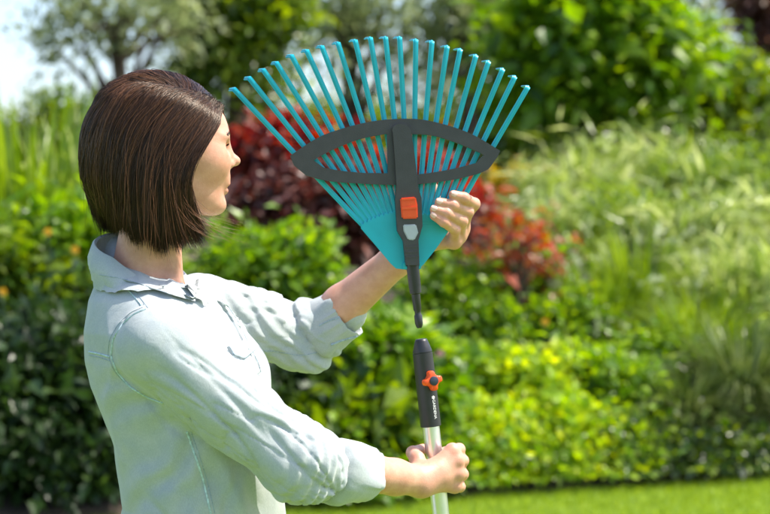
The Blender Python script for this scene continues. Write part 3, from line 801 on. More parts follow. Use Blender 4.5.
def build_hair():
    N = 11500; K = 19; V = []; rad = []; tone = []
    for i in range(N):
        s = rng.random() ** .85
        side = 1 if rng.random() < .62 else -1
        if rng.random() < .2:
            s = rng.random() * .12; az = rng.uniform(140, 222)
            az = az if az <= 180 else az - 360
        else:
            a0 = 69 if side > 0 else 38
            az = side * (a0 + (1 - s) ** .9 * (166 - a0) + rng.normal(0, 5))
            if abs(az) < a0 - 2: az = math.copysign(a0 - 2 + rng.random() * 6, az)
        layer = abs(rng.normal(0, .045)); layer = min(layer, .14)
        clump = vnoise(np.array([[az * .22, s * 12 + 3, layer * 16.]]))[0] * .7 + vnoise(np.array([[az * .07, s * 4 + 8, 1.5]]))[0] * .6; tone.append(np.clip(.50 + .42 * clump + rng.normal(0, .16), 0, 1))
        p = strand(s, side, az + 1.5 * clump, layer - .026 * clump, rng.normal(0, .006) + .020 * clump + layer * .10, rng.random() * 6, R(rng.uniform(-24, 14)))
        j = vnoise(np.stack([np.full(K, i * .37), np.arange(K) * .22, np.full(K, 5.)], 1))
        t = np.linspace(0, 1, K)
        p[:, 0] += j * .0035 * t; p[:, 1] += np.roll(j, 3) * .003 * t
        V.append(p); rad.append(rng.uniform(.00026, .00052))
    for i in range(130):                                   # stray hairs
        s = rng.random(); az = rng.choice([1, -1]) * (84 + (1 - s) * 90 + rng.normal(0, 6))
        p = strand(s, 1, az, -.03 * rng.random(), rng.normal(-.004, .012), rng.random() * 6, R(rng.uniform(-24, 14)))
        t = np.linspace(0, 1, K)[:, None]; p = p + rng.normal(0, .010, 3) * t ** 2 * np.array([1, 1, .6]); p[:, 0] += .02 * t[:, 0] ** 3 * rng.random()
        V.append(p); rad.append(.00022)
    for i in range(60):                                    # wisps turning forward under the jaw
        p = strand(rng.uniform(.6, 1), 1, rng.uniform(68, 92), abs(rng.normal(0, .05)), rng.normal(.004, .01), rng.random() * 6, R(rng.uniform(-24, 14)))
        t = np.clip((np.linspace(0, 1, K) - .72) / .28, 0, 1); p[:, 0] += .085 * rng.random() * t ** 2; p[:, 2] += .022 * rng.random() * t ** 3
        V.append(p); rad.append(.0003)
    V = np.array(V); rad = np.array(rad); N = len(V)
    tone = np.array(tone + [.95] * (N - len(tone)))
    tan = np.gradient(V, axis=1); tan /= np.linalg.norm(tan, axis=2)[..., None] + 1e-9
    ref = V - np.array([-.02, 0, -.02]); ref[..., 2] *= .5
    a = np.cross(tan, ref); a /= np.linalg.norm(a, axis=2)[..., None] + 1e-9
    b = np.cross(tan, a)
    tp = np.ones(K); tp[-1] = .25; tp[-2] = .7
    rr = rad[:, None] * tp[None]
    ring = []
    for k in range(3):
        th = k * 2 * math.pi / 3
        ring.append(V + rr[..., None] * (math.cos(th) * a + math.sin(th) * b))
    W = np.stack(ring, 2).reshape(-1, 3)                    # (N,K,3,3)
    W = HC + W @ HM.T
    base = np.arange(N)[:, None, None] * K * 3 + np.arange(K - 1)[None, :, None] * 3
    k = np.arange(3)[None, None]; k2 = (k + 1) % 3
    F = np.stack([base + k, base + k2, base + 3 + k2, base + 3 + k], -1).reshape(-1, 4)
    return W, F, np.repeat(tone, K * 3)
def sd_haircap(p):
    q = (p - HC) @ HM; qq = (q - HO)
    az = np.degrees(np.arctan2(qq[:, 1] / HA[1], qq[:, 0] / HA[0]))
    top = sd_ell(q, HO, HA * np.array([.955, .955, .93]))
    bk = np.clip((np.abs(az) - 110) / 60, 0, 1)
    t = np.clip(-q[:, 2] / .17, 0, 1); sc = .955 - (.05 + .24 * bk) * t ** 2
    k = np.sqrt((qq[:, 0] / HA[0]) ** 2 + (qq[:, 1] / HA[1]) ** 2) + 1e-6
    side = (k - sc) * .1
    d = np.where(q[:, 2] > 0, top, side)
    ue = end_u(az) + .012
    d = smax(d, ue - q[:, 2], .012)
    hl = q[:, 0] - np.interp(q[:, 2], [-.2, -.10, -.03, .03, .058, .2], [.012, .004, .010, .066, .084, .2])
    d = smax(d, hl, .010)
    # parting groove
    g = np.min([np.linalg.norm(q - part_at(s), axis=1) for s in np.linspace(0, 1, 9)], axis=0)
    return d + .004 * np.exp(-(g / .010) ** 2)
hv, hf, htone = build_hair()
cv_, cf_ = surface_nets(sd_haircap, HC - .2, HC + .2, .004, (8, 2, 1))
hair_me = mesh_np('hair', np.concatenate([cv_, hv]), np.concatenate([cf_, hf + len(cv_)]))
hc_ = np.concatenate([np.full(len(cv_), .1), htone])
hat = hair_me.attributes.new('tone', 'FLOAT', 'POINT'); hat.data.foreach_set('value', hc_.astype(np.float32))
HAIR = add('hair', hair_me, M_hair, PERSON, label='dark brown chin length bob with a side parting')

# ------------------------------------------------------------------ shirt
TY = R(-12); TF = np.array([math.cos(TY), math.sin(TY)])
RINGS = np.array([  # photo row, back edge, front edge, half breadth (m)
    (262, 118, 178, .052), (272, 108, 188, .066), (284, 98, 204, .084), (300, 91, 221, .114), (330, 87.5, 242, .150), (360, 88, 258, .158),
    (385, 93, 267, .155), (410, 102, 273, .150), (445, 113, 277.5, .145), (475, 117, 281, .143), (505, 123, 284, .145),
    (560, 113, 286, .166), (640, 104, 284, .182)], float)
rz = CAMZ - (RINGS[:, 0] - HZ) * 3.0 / FPX
rcx = ((RINGS[:, 1] + RINGS[:, 2]) / 2 - 385) * 3.0 / FPX
rext = (RINGS[:, 2] - RINGS[:, 1]) / 2 * 3.0 / FPX
rb = RINGS[:, 3]; ra = np.sqrt(np.maximum(rext ** 2 - (rb * math.sin(TY)) ** 2, .0004)) / math.cos(TY)
def zint(z, arr): return np.interp(z, rz[::-1], arr[::-1])
def axis_frame(p, A, B):
    u = (B - A) / np.linalg.norm(B - A); L = np.linalg.norm(B - A)
    d = p - A; t = d @ u; e = d - t[:, None] * u
    a = np.cross(u, [0, 1, 0]); a /= np.linalg.norm(a); b = np.cross(u, a)
    return t / L, np.arctan2(e @ b, e @ a), np.linalg.norm(e, axis=1), t
CUF_R0, CUF_R1 = P(331, 471, 2.888), P(366, 477, 2.943)
CUF_L0, CUF_L1 = P(316, 331.5, 3.256), P(347, 311.5, 3.236)
def sd_torso(p):
    x, y, z = p[:, 0], p[:, 1], p[:, 2]
    cx = zint(z, rcx); a = zint(z, ra); b = zint(z, rb)
    dx = x - cx; dy = y - 3.0
    f = dx * TF[0] + dy * TF[1]; r = dx * TF[1] - dy * TF[0]
    k0 = np.sqrt((f / a) ** 2 + (r / b) ** 2); k1 = np.sqrt((f / a ** 2) ** 2 + (r / b ** 2) ** 2) + 1e-6
    d = k0 * (k0 - 1) / k1
    d = np.maximum(d, .80 - z)
    for c, rr in ((P(226, 374, 2.935), .048), (P(234, 370, 3.065), .048)):
        d = smin(d, sd_ell(p, c, (rr, rr * .95, rr * 1.05)), .045)
    # shoulders
    d = smin(d, sd_cap(p, P(143, 322, 2.955), S_R + np.array([0, .01, .010]), .046, .050), .05)
    d = smin(d, sd_cap(p, P(155, 306, 3.03), S_L + np.array([-.02, -.01, .0]), .046, .050), .05)
    zt_ = CAMZ - (np.interp(x, [P(v, 0, 3)[0] for v in (90, 143, 185, 215, 240)], [256, 268, 287, 296, 300]) - HZ) * 3 / FPX + (y - 3.0) * .2
    near = np.linalg.norm((p - np.array([P(146, 0, 3)[0], 3.0, 0]))[:, :2] / np.array([.082, .095]), axis=1)
    d = smax(d, np.where(near < 1, z - zt_, -1), .006)
    d = smax(d, -sd_cap(p, NECK0 + np.array([.006, 0, .02]), NECK1 + np.array([.006, 0, 0]), .060, .062), .006)
    # cloth of the torso: hanging folds
    q = p * np.array([9, 9, 4.5]); q2 = p * np.array([22, 22, 9]) + 7
    tf = .0062 * vnoise(q) + .0030 * (1 - np.abs(vnoise(q2)) * 2.2)
    dg = np.stack([x * 11 + z * 7, y * 9, z * 4 - x * 5], 1)
    tf -= .0042 * np.exp(-(vnoise(dg + 2.5) / .10) ** 2) * np.clip((1.22 - z) / .08, 0, 1)
    # folds pulled from the armpit across the back and the side
    for c0, ang, wl, amp, rad in ((P(140, 400, 2.86), -.35, .045, .0030, .07), (P(165, 470, 2.86), -.8, .062, .0036, .10),
                                  (P(225, 500, 2.88), 1.05, .05, .0034, .08), (P(215, 300, 2.95), -.9, .018, .0025, .05)):
        e = p - c0; s = e[:, 0] * math.sin(ang) + e[:, 2] * math.cos(ang)
        wv = vnoise(p * 14 + 3) * .9
        tf += amp * np.sin(s / wl * 2 * np.pi + wv * 2.2) * np.exp(-(e ** 2).sum(1) / rad ** 2)
    return d - tf
def sd_shirt(p):
    d = sd_torso(p)
    # sleeves
    for S, E, C0, C1, rs, sd in ((S_R, E_R, CUF_R0, CUF_R1, (.066, .0565, .050, .043), 1), (S_L, E_L, CUF_L0, CUF_L1, (.062, .057, .050, .042), 2)):
        m = S + (E - S) * .5
        s = sd_chain(p, [S, m, E], [rs[0], (rs[0] + rs[1]) / 2 + .001, rs[1]], .01)
        s = smin(s, sd_cap(p, E, C0, rs[1], rs[2]), .035)
        s = smin(s, sd_cap(p, C0, C1, rs[2] - .006, rs[3] - .006), .01)
        t, th, rr, tm = axis_frame(p, S, E)
        t2, th2, rr2, tm2 = axis_frame(p, E, C1)
        lng = .0042 * vnoise(np.stack([t * 2.6 + sd * 9, np.cos(th) * 1.7 + th * 0, np.sin(th) * 1.7], 1))       # long soft folds
        tw = th + t * 2.6
        spiral = np.sin(tw * 3 + 3 * vnoise(p * 11 + sd)) * .0026 * np.clip(t, 0, 1)
        el = np.exp(-((tm2 + .005) / .045) ** 2)
        rings_ = np.sin(tm2 / .021 * 2 * np.pi + 1.4 * np.sin(th2 + .8) + 2.4 * vnoise(p * 16 + 5 + sd)) * el * .0036 * (.55 + .45 * np.cos(th2 - 1.6))
        gather = .0028 * np.sin(th2 * 7 + 3 * vnoise(p * 20 + sd)) * np.exp(-((tm2 - np.linalg.norm(C0 - E)) / .022) ** 2)
        cap = .0036 * vnoise(p * np.array([26, 26, 14]) + 9)
        rn = vnoise(np.stack([t * 1.5 + np.sin(th) * .5 + sd * 5, np.cos(th) * 2.6 + t * 2.2, np.sin(th) * 2.6], 1))
        r2 = vnoise(np.stack([t * 3.4 + np.cos(th) * .9 + sd * 3, np.cos(th) * 3.8 - t * 3.0, np.sin(th) * 3.8 + 7], 1))
        lng = lng - (.0046 * np.exp(-(rn / .10) ** 2) + .0030 * np.exp(-(r2 / .10) ** 2)) * np.clip((t + .02) / .22, 0, 1)
        s = s - (lng + spiral + rings_ + gather + cap * .4) * (1.0 if sd == 1 else .6)
        # crease where the sleeve is turned up
        cu = (C1 - C0) / np.linalg.norm(C1 - C0)
        tt = (p - C0) @ cu
        s = s + .009 * np.exp(-((tt + .002) / .008) ** 2) * (np.linalg.norm(p - C0, axis=1) < .09)
        d = smin(d, s, .016)
    return d
sv, sf = surface_nets(sd_shirt, (-.60, 2.66, .78), (.02, 3.42, 1.42), .0032)
SHIRT = add('shirt', mesh_np('shirt', sv, sf), M_denim, PERSON, label='pale washed denim shirt with the sleeves rolled up')
shirt_tree = BVHTree.FromPolygons([Vector(v) for v in sv.tolist()], sf.tolist())

def sub(name, me, mat, part):
    """a piece of a part of the woman"""
    o = bpy.data.objects.new(name, me); COL.objects.link(o)
    if not me.materials: me.materials.append(mat)
    o.parent = part; o.matrix_parent_inverse = Matrix.Identity(4)
    return o

def conform(V, gap):
    """push points out of the shirt's cloth until they lie `gap` above it"""
    V = np.asarray(V, float).copy(); gap = np.broadcast_to(gap, len(V))
    for _ in range(4):
        d = sd_shirt(V); e = .003
        g = np.stack([sd_shirt(V + np.eye(3)[i] * e) - d for i in range(3)], 1) / e
        g /= np.linalg.norm(g, axis=1)[:, None] + 1e-9
        V += g * np.maximum(0, gap - d)[:, None]
    return V

def trace(px, py, f, t0=2.5, t1=3.5):
    """where the view ray through a photo pixel meets the cloth f; nan where it misses"""
    px = np.asarray(px, float); py = np.asarray(py, float)
    dv = np.stack([(px - 385) / FPX, np.ones_like(px), -(py - HZ) / FPX], 1); o = np.array([0, 0, CAMZ])
    t = np.full(len(px), t0)
    for _ in range(90): t = np.minimum(t + np.clip(f(o + dv * t[:, None]), -.02, .05) * .6, t1)
    h = o + dv * t[:, None]; bad = np.abs(f(h)) > .003; h[bad] = np.nan
    return h
def grad(f, V, e=.004):
    d = f(V); g = np.stack([f(V + np.eye(3)[i] * e) - d for i in range(3)], 1)
    return g / (np.linalg.norm(g, axis=1)[:, None] + 1e-9)

# turned-up cuffs: a loose double roll of cloth round the forearm
def cuff(C0, C1, r0, r1, rin, seed, tilt):
    u = (C1 - C0); L = np.linalg.norm(u); u = u / L
    a = np.cross(u, [0, 1, 0]); a /= np.linalg.norm(a); b = np.cross(u, a)
    prof = [(-.10, r0 - .010), (-.04, r0 - .001), (.06, r0 + .0035), (.25, r0 + .004), (.5, (r0 + r1) / 2 + .004), (.8, r1 + .002), (.95, r1 + .0008), (1.0, r1 - .0012),
            (.985, r1 - .004), (.85, r1 - .0052), (.6, r1 - .007), (.2, rin)]
    nA = 72; V = []
    for (t, r) in prof:
        for j in range(nA):
            th = j / nA * 2 * math.pi
            nz = vnoise(np.array([[math.cos(th) * 2.2 + seed + t * .9, math.sin(th) * 2.2 - t * .7, t * 1.3]]))[0]
            n2 = vnoise(np.array([[math.cos(th) * 5 + seed, math.sin(th) * 5, t * 1.1 + 4]]))[0]
            rr = r * (1 + .075 * nz + .05 * n2 * (.4 + t) - .05 * math.exp(-(n2 / .3) ** 2) * math.sin(math.pi * min(1, max(0, t))))
            V.append(C0 + u * (t * L + tilt * math.cos(th) * .5 + .004 * nz * t) + rr * (math.cos(th) * a + math.sin(th) * b))
    F = []
    for i in range(len(prof) - 1):
        for j in range(nA):
            k = (j + 1) % nA
            F.append([i * nA + j, i * nA + k, (i + 1) * nA + k, (i + 1) * nA + j])
    mb = MB(); mb.raw(V, F)
    me = mb.build('cuff'); 
    for f in me.polygons: f.use_smooth = True
    return me
CUFF_R = sub('cuff', cuff(CUF_R0, CUF_R1, .050, .0445, .036, 1.3, .010), M_denim, SHIRT)
CUFF_L = sub('cuff', cuff(CUF_L0, CUF_L1, .049, .0475, .036, 4.7, .004), M_denim, SHIRT)

# collar: stand, turned-over leaf with points
def collar():
    nA = 61; V = []
    rows = 6
    edge_px = np.array([(193, 304), (175, 299), (152, 292), (136.5, 286), (119, 281.5), (100, 279.5)])
    el_ = np.concatenate([[0], np.cumsum(np.linalg.norm(np.diff(edge_px, axis=0), axis=1))])
    tt_ = np.linspace(0, el_[-1], 26); ex = np.interp(tt_, el_, edge_px[:, 0]); ey = np.interp(tt_, el_, edge_px[:, 1])
    EB = trace(ex, ey, sd_shirt); EB = EB + grad(sd_shirt, np.nan_to_num(EB)) * .006
    for i in range(nA):
        s = i / (nA - 1)                      # 0 near front point .. 1 far front point, over the back
        al = R(-38) - s * R(284)              # angle round the neck, 0 = forward
        ca, sa = math.cos(al), math.sin(al)
        edge = abs(s - .5) * 2
        top = np.array([-.4005 + .079 * ca + (.012 if edge > .9 else 0), 3.0 - .070 * -sa * -1, 0])
        x = ca; yv = -sa                       # yv<0 towards the camera
        tx = P(142, 0, 3.0)[0] + .078 * x; ty = 3.0 + .068 * -yv * -1
        zt = np.interp(x, [-1, -.5, 0, .6, 1], [CAMZ - (241 - HZ) * 3 / FPX, CAMZ - (245 - HZ) * 3 / FPX, CAMZ - (260 - HZ) * 3 / FPX, CAMZ - (276 - HZ) * 3 / FPX, CAMZ - (284 - HZ) * 3 / FPX])
        zt += (ty - 3.0) * .34
        pt = max(0, (edge - .72) / .28)
        bx = P(144, 0, 3.0)[0] + (.083 + .012 * pt) * x + .018 * pt; by = 3.0 + (.094) * -yv * -1
        zb = np.interp(x, [-1, -.5, 0, .6, 1], [CAMZ - (280 - HZ) * 3 / FPX, CAMZ - (281 - HZ) * 3 / FPX, CAMZ - (287 - HZ) * 3 / FPX, CAMZ - (298 - HZ) * 3 / FPX, CAMZ - (306 - HZ) * 3 / FPX]) + (by - 3.0) * .24
        T = np.array([tx, ty, zt]); B = np.array([bx, by, zb])
        if i < 26 and not np.isnan(EB[i, 0]):
            w_ = np.clip((25 - i) / 6, 0, 1); B = B * (1 - w_) + EB[i] * w_
        out = np.array([x, yv * 1.0, 0.0])
        inner = T - np.array([0, 0, .034]) - out * .004
        wob = .0022 * math.sin(i * .9) + .0016 * math.sin(i * 2.1 + 1)
        for k in range(rows):
            t = k / (rows - 1)
            p = T + (B - T) * t + out * (.010 * math.sin(math.pi * min(1, t * 1.15)) + wob * t)
            if k == 0: p = T + out * .0035 - np.array([0, 0, .0015])
            V.append(p)
        V.append(T + np.array([0, 0, .0012])); V.append(T - out * .0035 - np.array([0, 0, .002])); V.append(inner)
        # under side of the leaf
        V.append(B - out * .0035 + np.array([0, 0, .001]))
    V = np.array(V); m = rows + 4
    gap = np.tile(np.array([-1, -1, .005, .005, .005, .004, -1, -1, -1, .0010]), nA)
    V = conform(V, np.where(gap < 0, -10, gap))
    order = [rows + 3] + list(range(rows - 1, -1, -1)) + [rows, rows + 1, rows + 2]
    F = []
    for i in range(nA - 1):
        for a, b in zip(order[:-1], order[1:]):
            F.append([i * m + a, i * m + b, (i + 1) * m + b, (i + 1) * m + a])
    mb = MB(); mb.raw(V, F); me = mb.build('collar')
    for f in me.polygons: f.use_smooth = True
    return me
COLLAR = sub('collar', collar(), M_denim, SHIRT)

# seams, laid on the cloth
CAMP = Vector((0, 0, CAMZ))
def on_cloth(px, py, trees):
    d = Vector(P(px, py, 1.0)) - CAMP
    d.normalize(); best = None
    for t in trees:
        h = t.ray_cast(CAMP, d)
        if h[0] is not None and (best is None or h[3] < best[3]): best = h
    return best
def tree_of(o):
    me = o.data
    return BVHTree.FromPolygons([v.co.copy() for v in me.vertices], [list(p.vertices) for p in me.polygons])
TREES = {'shirt': [shirt_tree], 'cuff_r': [tree_of(CUFF_R)], 'cuff_l': [tree_of(CUFF_L)], 'collar': [tree_of(COLLAR)]}
def seam(name, pts, tree, width=.0011, mat=None, parent=None, step=2.0, dashed=False, lift=.0004):
    pts = np.array(pts, float)
    # resample with a smooth curve
    L = np.concatenate([[0], np.cumsum(np.linalg.norm(np.diff(pts, axis=0), axis=1))])
    n = max(4, int(L[-1] / step)); t = np.linspace(0, L[-1], n)
    xs = np.interp(t, L, pts[:, 0]); ys = np.interp(t, L, pts[:, 1])
    for _ in range(3):
        xs[1:-1] = (xs[:-2] + 2 * xs[1:-1] + xs[2:]) / 4; ys[1:-1] = (ys[:-2] + 2 * ys[1:-1] + ys[2:]) / 4
    mb = MB(); run = []; runs = []
    def flush(run):
        if len(run) >= 3:
            runs.append(np.array(run))
    for i in range(n):
        h = on_cloth(xs[i], ys[i], TREES[tree])
        if h is None or (run and np.linalg.norm(np.array(h[0]) - run[-1]) > .03):
            flush(run); run = []
            if h is None: continue
        nrm = h[1] if h[1].dot(h[0] - CAMP) < 0 else -h[1]
        run.append(np.array(h[0] + nrm * lift))
    flush(run)
    if not runs: return None
    mb.tube(max(runs, key=len), width * (.6 if dashed else 1), 6)
    return sub(name, mb.build(name), mat or M_seam, parent or SHIRT)
arm_hole = [(146, 309), (134, 314), (122, 325), (113, 340), (111, 356), (117, 372), (130, 387), (146, 397), (163, 403)]
seam('armhole_seam', arm_hole, 'shirt', .0015)
seam('armhole_seam', [(x - 3.2, y - 1.5) for x, y in arm_hole], 'shirt', .0008, M_stitch, dashed=True)
seam('yoke_seam', [(89, 352), (98, 353.5), (110, 357)], 'shirt', .0014)
seam('yoke_seam', [(89, 355.5), (98, 357), (110, 361)], 'shirt', .0009, M_stitch, dashed=True)
seam('shoulder_seam', [(120, 283), (130, 292), (138, 301), (144, 309)], 'shirt', .0013)
seam('shoulder_seam', [(125, 283), (135, 292), (142, 300), (148, 308)], 'shirt', .0009, M_stitch, dashed=True)
seam('side_seam', [(187, 432), (195, 455), (203, 480), (211, 514)], 'shirt', .0018)
seam('side_seam', [(191, 432), (199, 455), (207, 480), (215, 514)], 'shirt', .0010, M_stitch, dashed=True)
seam('sleeve_seam', [(262, 351), (272, 351), (285, 353), (300, 356), (316, 353), (330, 349)], 'shirt', .0012, M_stitch, dashed=True)
seam('cuff_seam', [(319, 326), (328, 321), (338, 318), (348, 316)], 'cuff_l', .0014, M_stitch, CUFF_L)
seam('cuff_seam', [(331, 345), (340, 341), (350, 338), (357, 336)], 'cuff_l', .0022, M_stitch, CUFF_L)
seam('collar_stitching', [(100, 275), (119, 278), (136, 282.5), (152, 288), (170, 294), (186, 300)], 'collar', .0007, M_stitch, COLLAR, dashed=True)

# chest pocket with flap: pads of cloth lying on the shirt
def patch(name, outline, thick, parent):
    """a shaped cloth patch following the shirt under it"""
    o = np.array(outline, float); c = o.mean(0)
    V, F = [], []; nR, nO = 5, 0
    dens = []
    for i in range(len(o)):
        a, b = o[i], o[(i + 1) % len(o)]
        for t in np.linspace(0, 1, 7)[:-1]: dens.append(a + (b - a) * t)
    dens = np.array(dens); nO = len(dens); nR = 8
    pp = np.concatenate([c + (dens - c) * (k / nR + .001) for k in range(nR + 1)])
    hit = trace(pp[:, 0], pp[:, 1], sd_torso)
    ok = ~np.isnan(hit[:, 0])
    if not ok.all(): hit[~ok] = hit[ok][np.argmin(((pp[~ok][:, None] - pp[ok][None]) ** 2).sum(-1), 1)]
    lf = np.full(len(hit), thick) + .0006 * np.sin(pp[:, 0] * .9 + pp[:, 1] * .6); lf[-nO:] = -.002; lf[-2 * nO:-nO] *= .85
    pull = np.concatenate([np.zeros(len(hit) - nO), np.full(nO, .05)])
    V = hit + grad(sd_torso, hit) * lf[:, None]
    for k in range(nR):
        for j in range(nO):
            m = (j + 1) % nO; F.append([k * nO + j, k * nO + m, (k + 1) * nO + m, (k + 1) * nO + j])
    mb = MB(); mb.raw(V, F); return sub(name, mb.build(name), M_denim, parent)
PK = patch('chest_pocket', [(229, 349), (252, 341), (263, 372), (245, 386), (236, 378)], .0030, SHIRT)
FL = patch('pocket_flap', [(226, 347), (251, 337), (256, 350), (243, 361), (232, 357)], .0050, SHIRT)

PL = patch('placket', [(216, 299), (222, 297), (230, 305), (241, 322), (252, 343), (261, 366), (254, 366), (244, 346), (232, 322), (222, 307)], .0040, SHIRT)
def torso_line(name, pts, width, lift, mat, parent):
    pts = np.array(dense2(pts)); h = trace(pts[:, 0], pts[:, 1], sd_torso); h = h[~np.isnan(h[:, 0])]
    if len(h) < 4: return
    h = h + grad(sd_torso, h) * lift
    mb = MB(); mb.tube(h, width, 6); sub(name, mb.build(name), mat, parent)
def dense2(pts, n=6):
    pts = np.array(pts, float); return [tuple(a + (b - a) * k / n) for a, b in zip(pts[:-1], pts[1:]) for k in range(n)] + [tuple(pts[-1])]
torso_line('pocket_stitching', [(231, 352), (238, 377), (246, 384), (259, 373), (251, 344)], .0007, .0036, M_stitch, PK)
torso_line('flap_stitching', [(228, 348.5), (233, 356), (243, 359.5), (254, 350)], .0007, .0056, M_stitch, FL)
torso_line('placket_stitching', [(220, 301), (226, 308), (236, 323), (247, 346), (256, 364)], .0006, .0046, M_stitch, PL)
# buttons down the front
for px, py in ((224, 303), (238, 325), (249, 348)):
    h = on_cloth(px, py, [tree_of(PL)])
    if h is None: continue
    n_ = h[1] if h[1].dot(h[0] - CAMP) < 0 else -h[1]
    n_ = np.array(n_); c = np.array(h[0])
    mb = MB(); mb.tube([c - n_ * .001, c + n_ * .0014, c + n_ * .0022, c + n_ * .0019], [.0052, .0052, .0042, .0026], 16)
    sub('button', mb.build('button'), M_button, SHIRT)

# ------------------------------------------------------------------ trousers and shoes (below the frame)
hipc = np.array([P(196, 0, 3.0)[0], 3.0, .86])
def sd_trousers(p):
    d = sd_ell(p, hipc, (.118, .158, .13))
    for s in (-1, 1):
        hp = hipc + np.array([0, .075 * s, -.02]); kn = np.array([hipc[0] + .02 + .04 * s, 3.0 + .09 * s, .47]); an = np.array([hipc[0] - .02 + .05 * s, 3.0 + .10 * s, .085])
        l = sd_chain(p, [hp, kn, an], [.082, .055, .046], .02)
        d = smin(d, l, .04)
    d = np.maximum(d, .05 - p[:, 2])
    return d - .003 * vnoise(p * np.array([14, 14, 20]))
tv, tf_ = surface_nets(sd_trousers, (-.55, 2.72, .02), (-.08, 3.28, 1.02), .008, (4, 2, 1))
add('trousers', mesh_np('trousers', tv, tf_), M_jeans, PERSON)
for s in (-1, 1):
    ax = np.array([hipc[0] - .02 + .05 * s, 3.0 + .10 * s, 0])
    def sd_shoe(p, ax=ax):
        d = sd_ell(p, ax + np.array([.055, 0, .036]), (.125, .045, .042))
        d = smin(d, sd_cap(p, ax + np.array([0, 0, .05]), ax + np.array([0, 0, .10]), .042, .046), .03)
        return np.maximum(d, .006 - p[:, 2])
    v_, f_ = surface_nets(sd_shoe, ax + np.array([-.12, -.09, -.01]), ax + np.array([.22, .09, .17]), .006, (4, 2, 1))
    add('shoe', mesh_np('shoe', v_, f_), M_shoe, PERSON)
# ================================================================== rake head
M_teal = plain('turquoise_plastic', (.004, .39, .49), .38, noise=.06, scale=40, bump=.05)
M_dark = plain('dark_grey_plastic', (.046, .043, .047), .46, noise=.12, scale=60, bump=.25)
M_black = plain('black_plastic', (.018, .018, .020), .38, noise=.12, scale=60, bump=.2)
M_orange = plain('orange_plastic', (.80, .085, .010), .34, noise=.06, scale=60)
M_greybtn = plain('light_grey_plastic', (.40, .43, .47), .4, noise=.06, scale=60)
M_navy = plain('navy_plastic', (.02, .028, .05), .4)
M_alu = plain('aluminium', (.78, .79, .80), .30, metallic=.9, noise=.05, scale=25, bump=.05)
M_white = plain('white_print', (.82, .82, .80), .5, noise=.02)
AY = R(4); NF = np.array([math.sin(AY), -math.cos(AY), 0])     # the rake's front normal
P0 = P(412, 266, 3.09)
def RP(px, py, off=0.0):
    kx = (px - 385.0) / FPX
    Y = (NF @ P0) / (NF[0] * kx + NF[1])
    return P(px, py, Y) + NF * off
RAKE = thing('fan_rake', P0, 'turquoise fan rake head with dark grey brace, held up by the left hand', 'rake')

def prism(name, outlines, o0, o1, mat, parent, bevel=.0012, smooth=True):
    """flat shape with holes in the rake's plane, given thickness from o0 (back) to o1 (front)"""
    flat = [pt for ol in outlines for pt in ol]
    tris = tessellate_polygon([[Vector((x, -y, 0)) for x, y in ol] for ol in outlines])
    n = len(flat); V = [RP(x, y, o0) for x, y in flat] + [RP(x, y, o1) for x, y in flat]
    bm = bmesh.new(); vs = [bm.verts.new(Vector(v)) for v in V]
    for t in tris:
        for off in (0, n):
            try: bm.faces.new([vs[i + off] for i in t])
            except ValueError: pass
    s = 0
    for ol in outlines:
        m = len(ol)
        for i in range(m):
            j = (i + 1) % m; bm.faces.new([vs[s + i], vs[s + j], vs[s + j + n], vs[s + i + n]])
        s += m
    bmesh.ops.recalc_face_normals(bm, faces=bm.faces)
    if bevel:
        ed = [e for e in bm.edges if len(e.link_faces) == 2 and e.calc_face_angle(0) > 1.0]
        bmesh.ops.bevel(bm, geom=ed, offset=bevel, segments=2, affect='EDGES', clamp_overlap=True)
    for f in bm.faces: f.smooth = smooth
    me = bpy.data.meshes.new(name); bm.to_mesh(me); bm.free()
    try: me.set_sharp_from_angle(angle=R(35))
    except Exception: pass
    return add(name, me, mat, parent)

def dense(pts, n=4):
    """Catmull-Rom through open list of points"""
    p = np.array(pts, float); out = []
    for i in range(len(p) - 1):
        a = p[max(i - 1, 0)]; b = p[i]; c = p[i + 1]; d = p[min(i + 2, len(p) - 1)]
        for k in range(n):
            t = k / n
            out.append(tuple(.5 * ((2 * b) + (c - a) * t + (2 * a - 5 * b + 4 * c - d) * t * t + (3 * b - a - 3 * c + d) * t ** 3)))
    out.append(tuple(p[-1])); return out

# fan plate with a scalloped edge where the tines start
base_line = np.array(dense([(361, 225), (376, 217.5), (394, 212.4), (407, 211), (420, 213), (434, 217), (448.5, 227)], 8))
bl = np.concatenate([[0], np.cumsum(np.linalg.norm(np.diff(base_line, axis=0), axis=1))])
def base_at(t): return np.array([np.interp(t * bl[-1], bl, base_line[:, 0]), np.interp(t * bl[-1], bl, base_line[:, 1])])
top_edge = []
for i in range(21 * 4 + 1):
    b_ = base_at(i / 84); top_edge.append((b_[0], b_[1] - (1.3 if i % 4 in (0, 1, 3) else -.6)))
outline = top_edge + [(450, 229), (447, 233.5), (436, 249), (424, 264), (419, 269), (408, 270), (396, 268.5), (391, 264), (376, 246), (361, 228.5)]
prism('fan_plate', [outline], -.0035, .0, M_teal, RAKE, .0006)

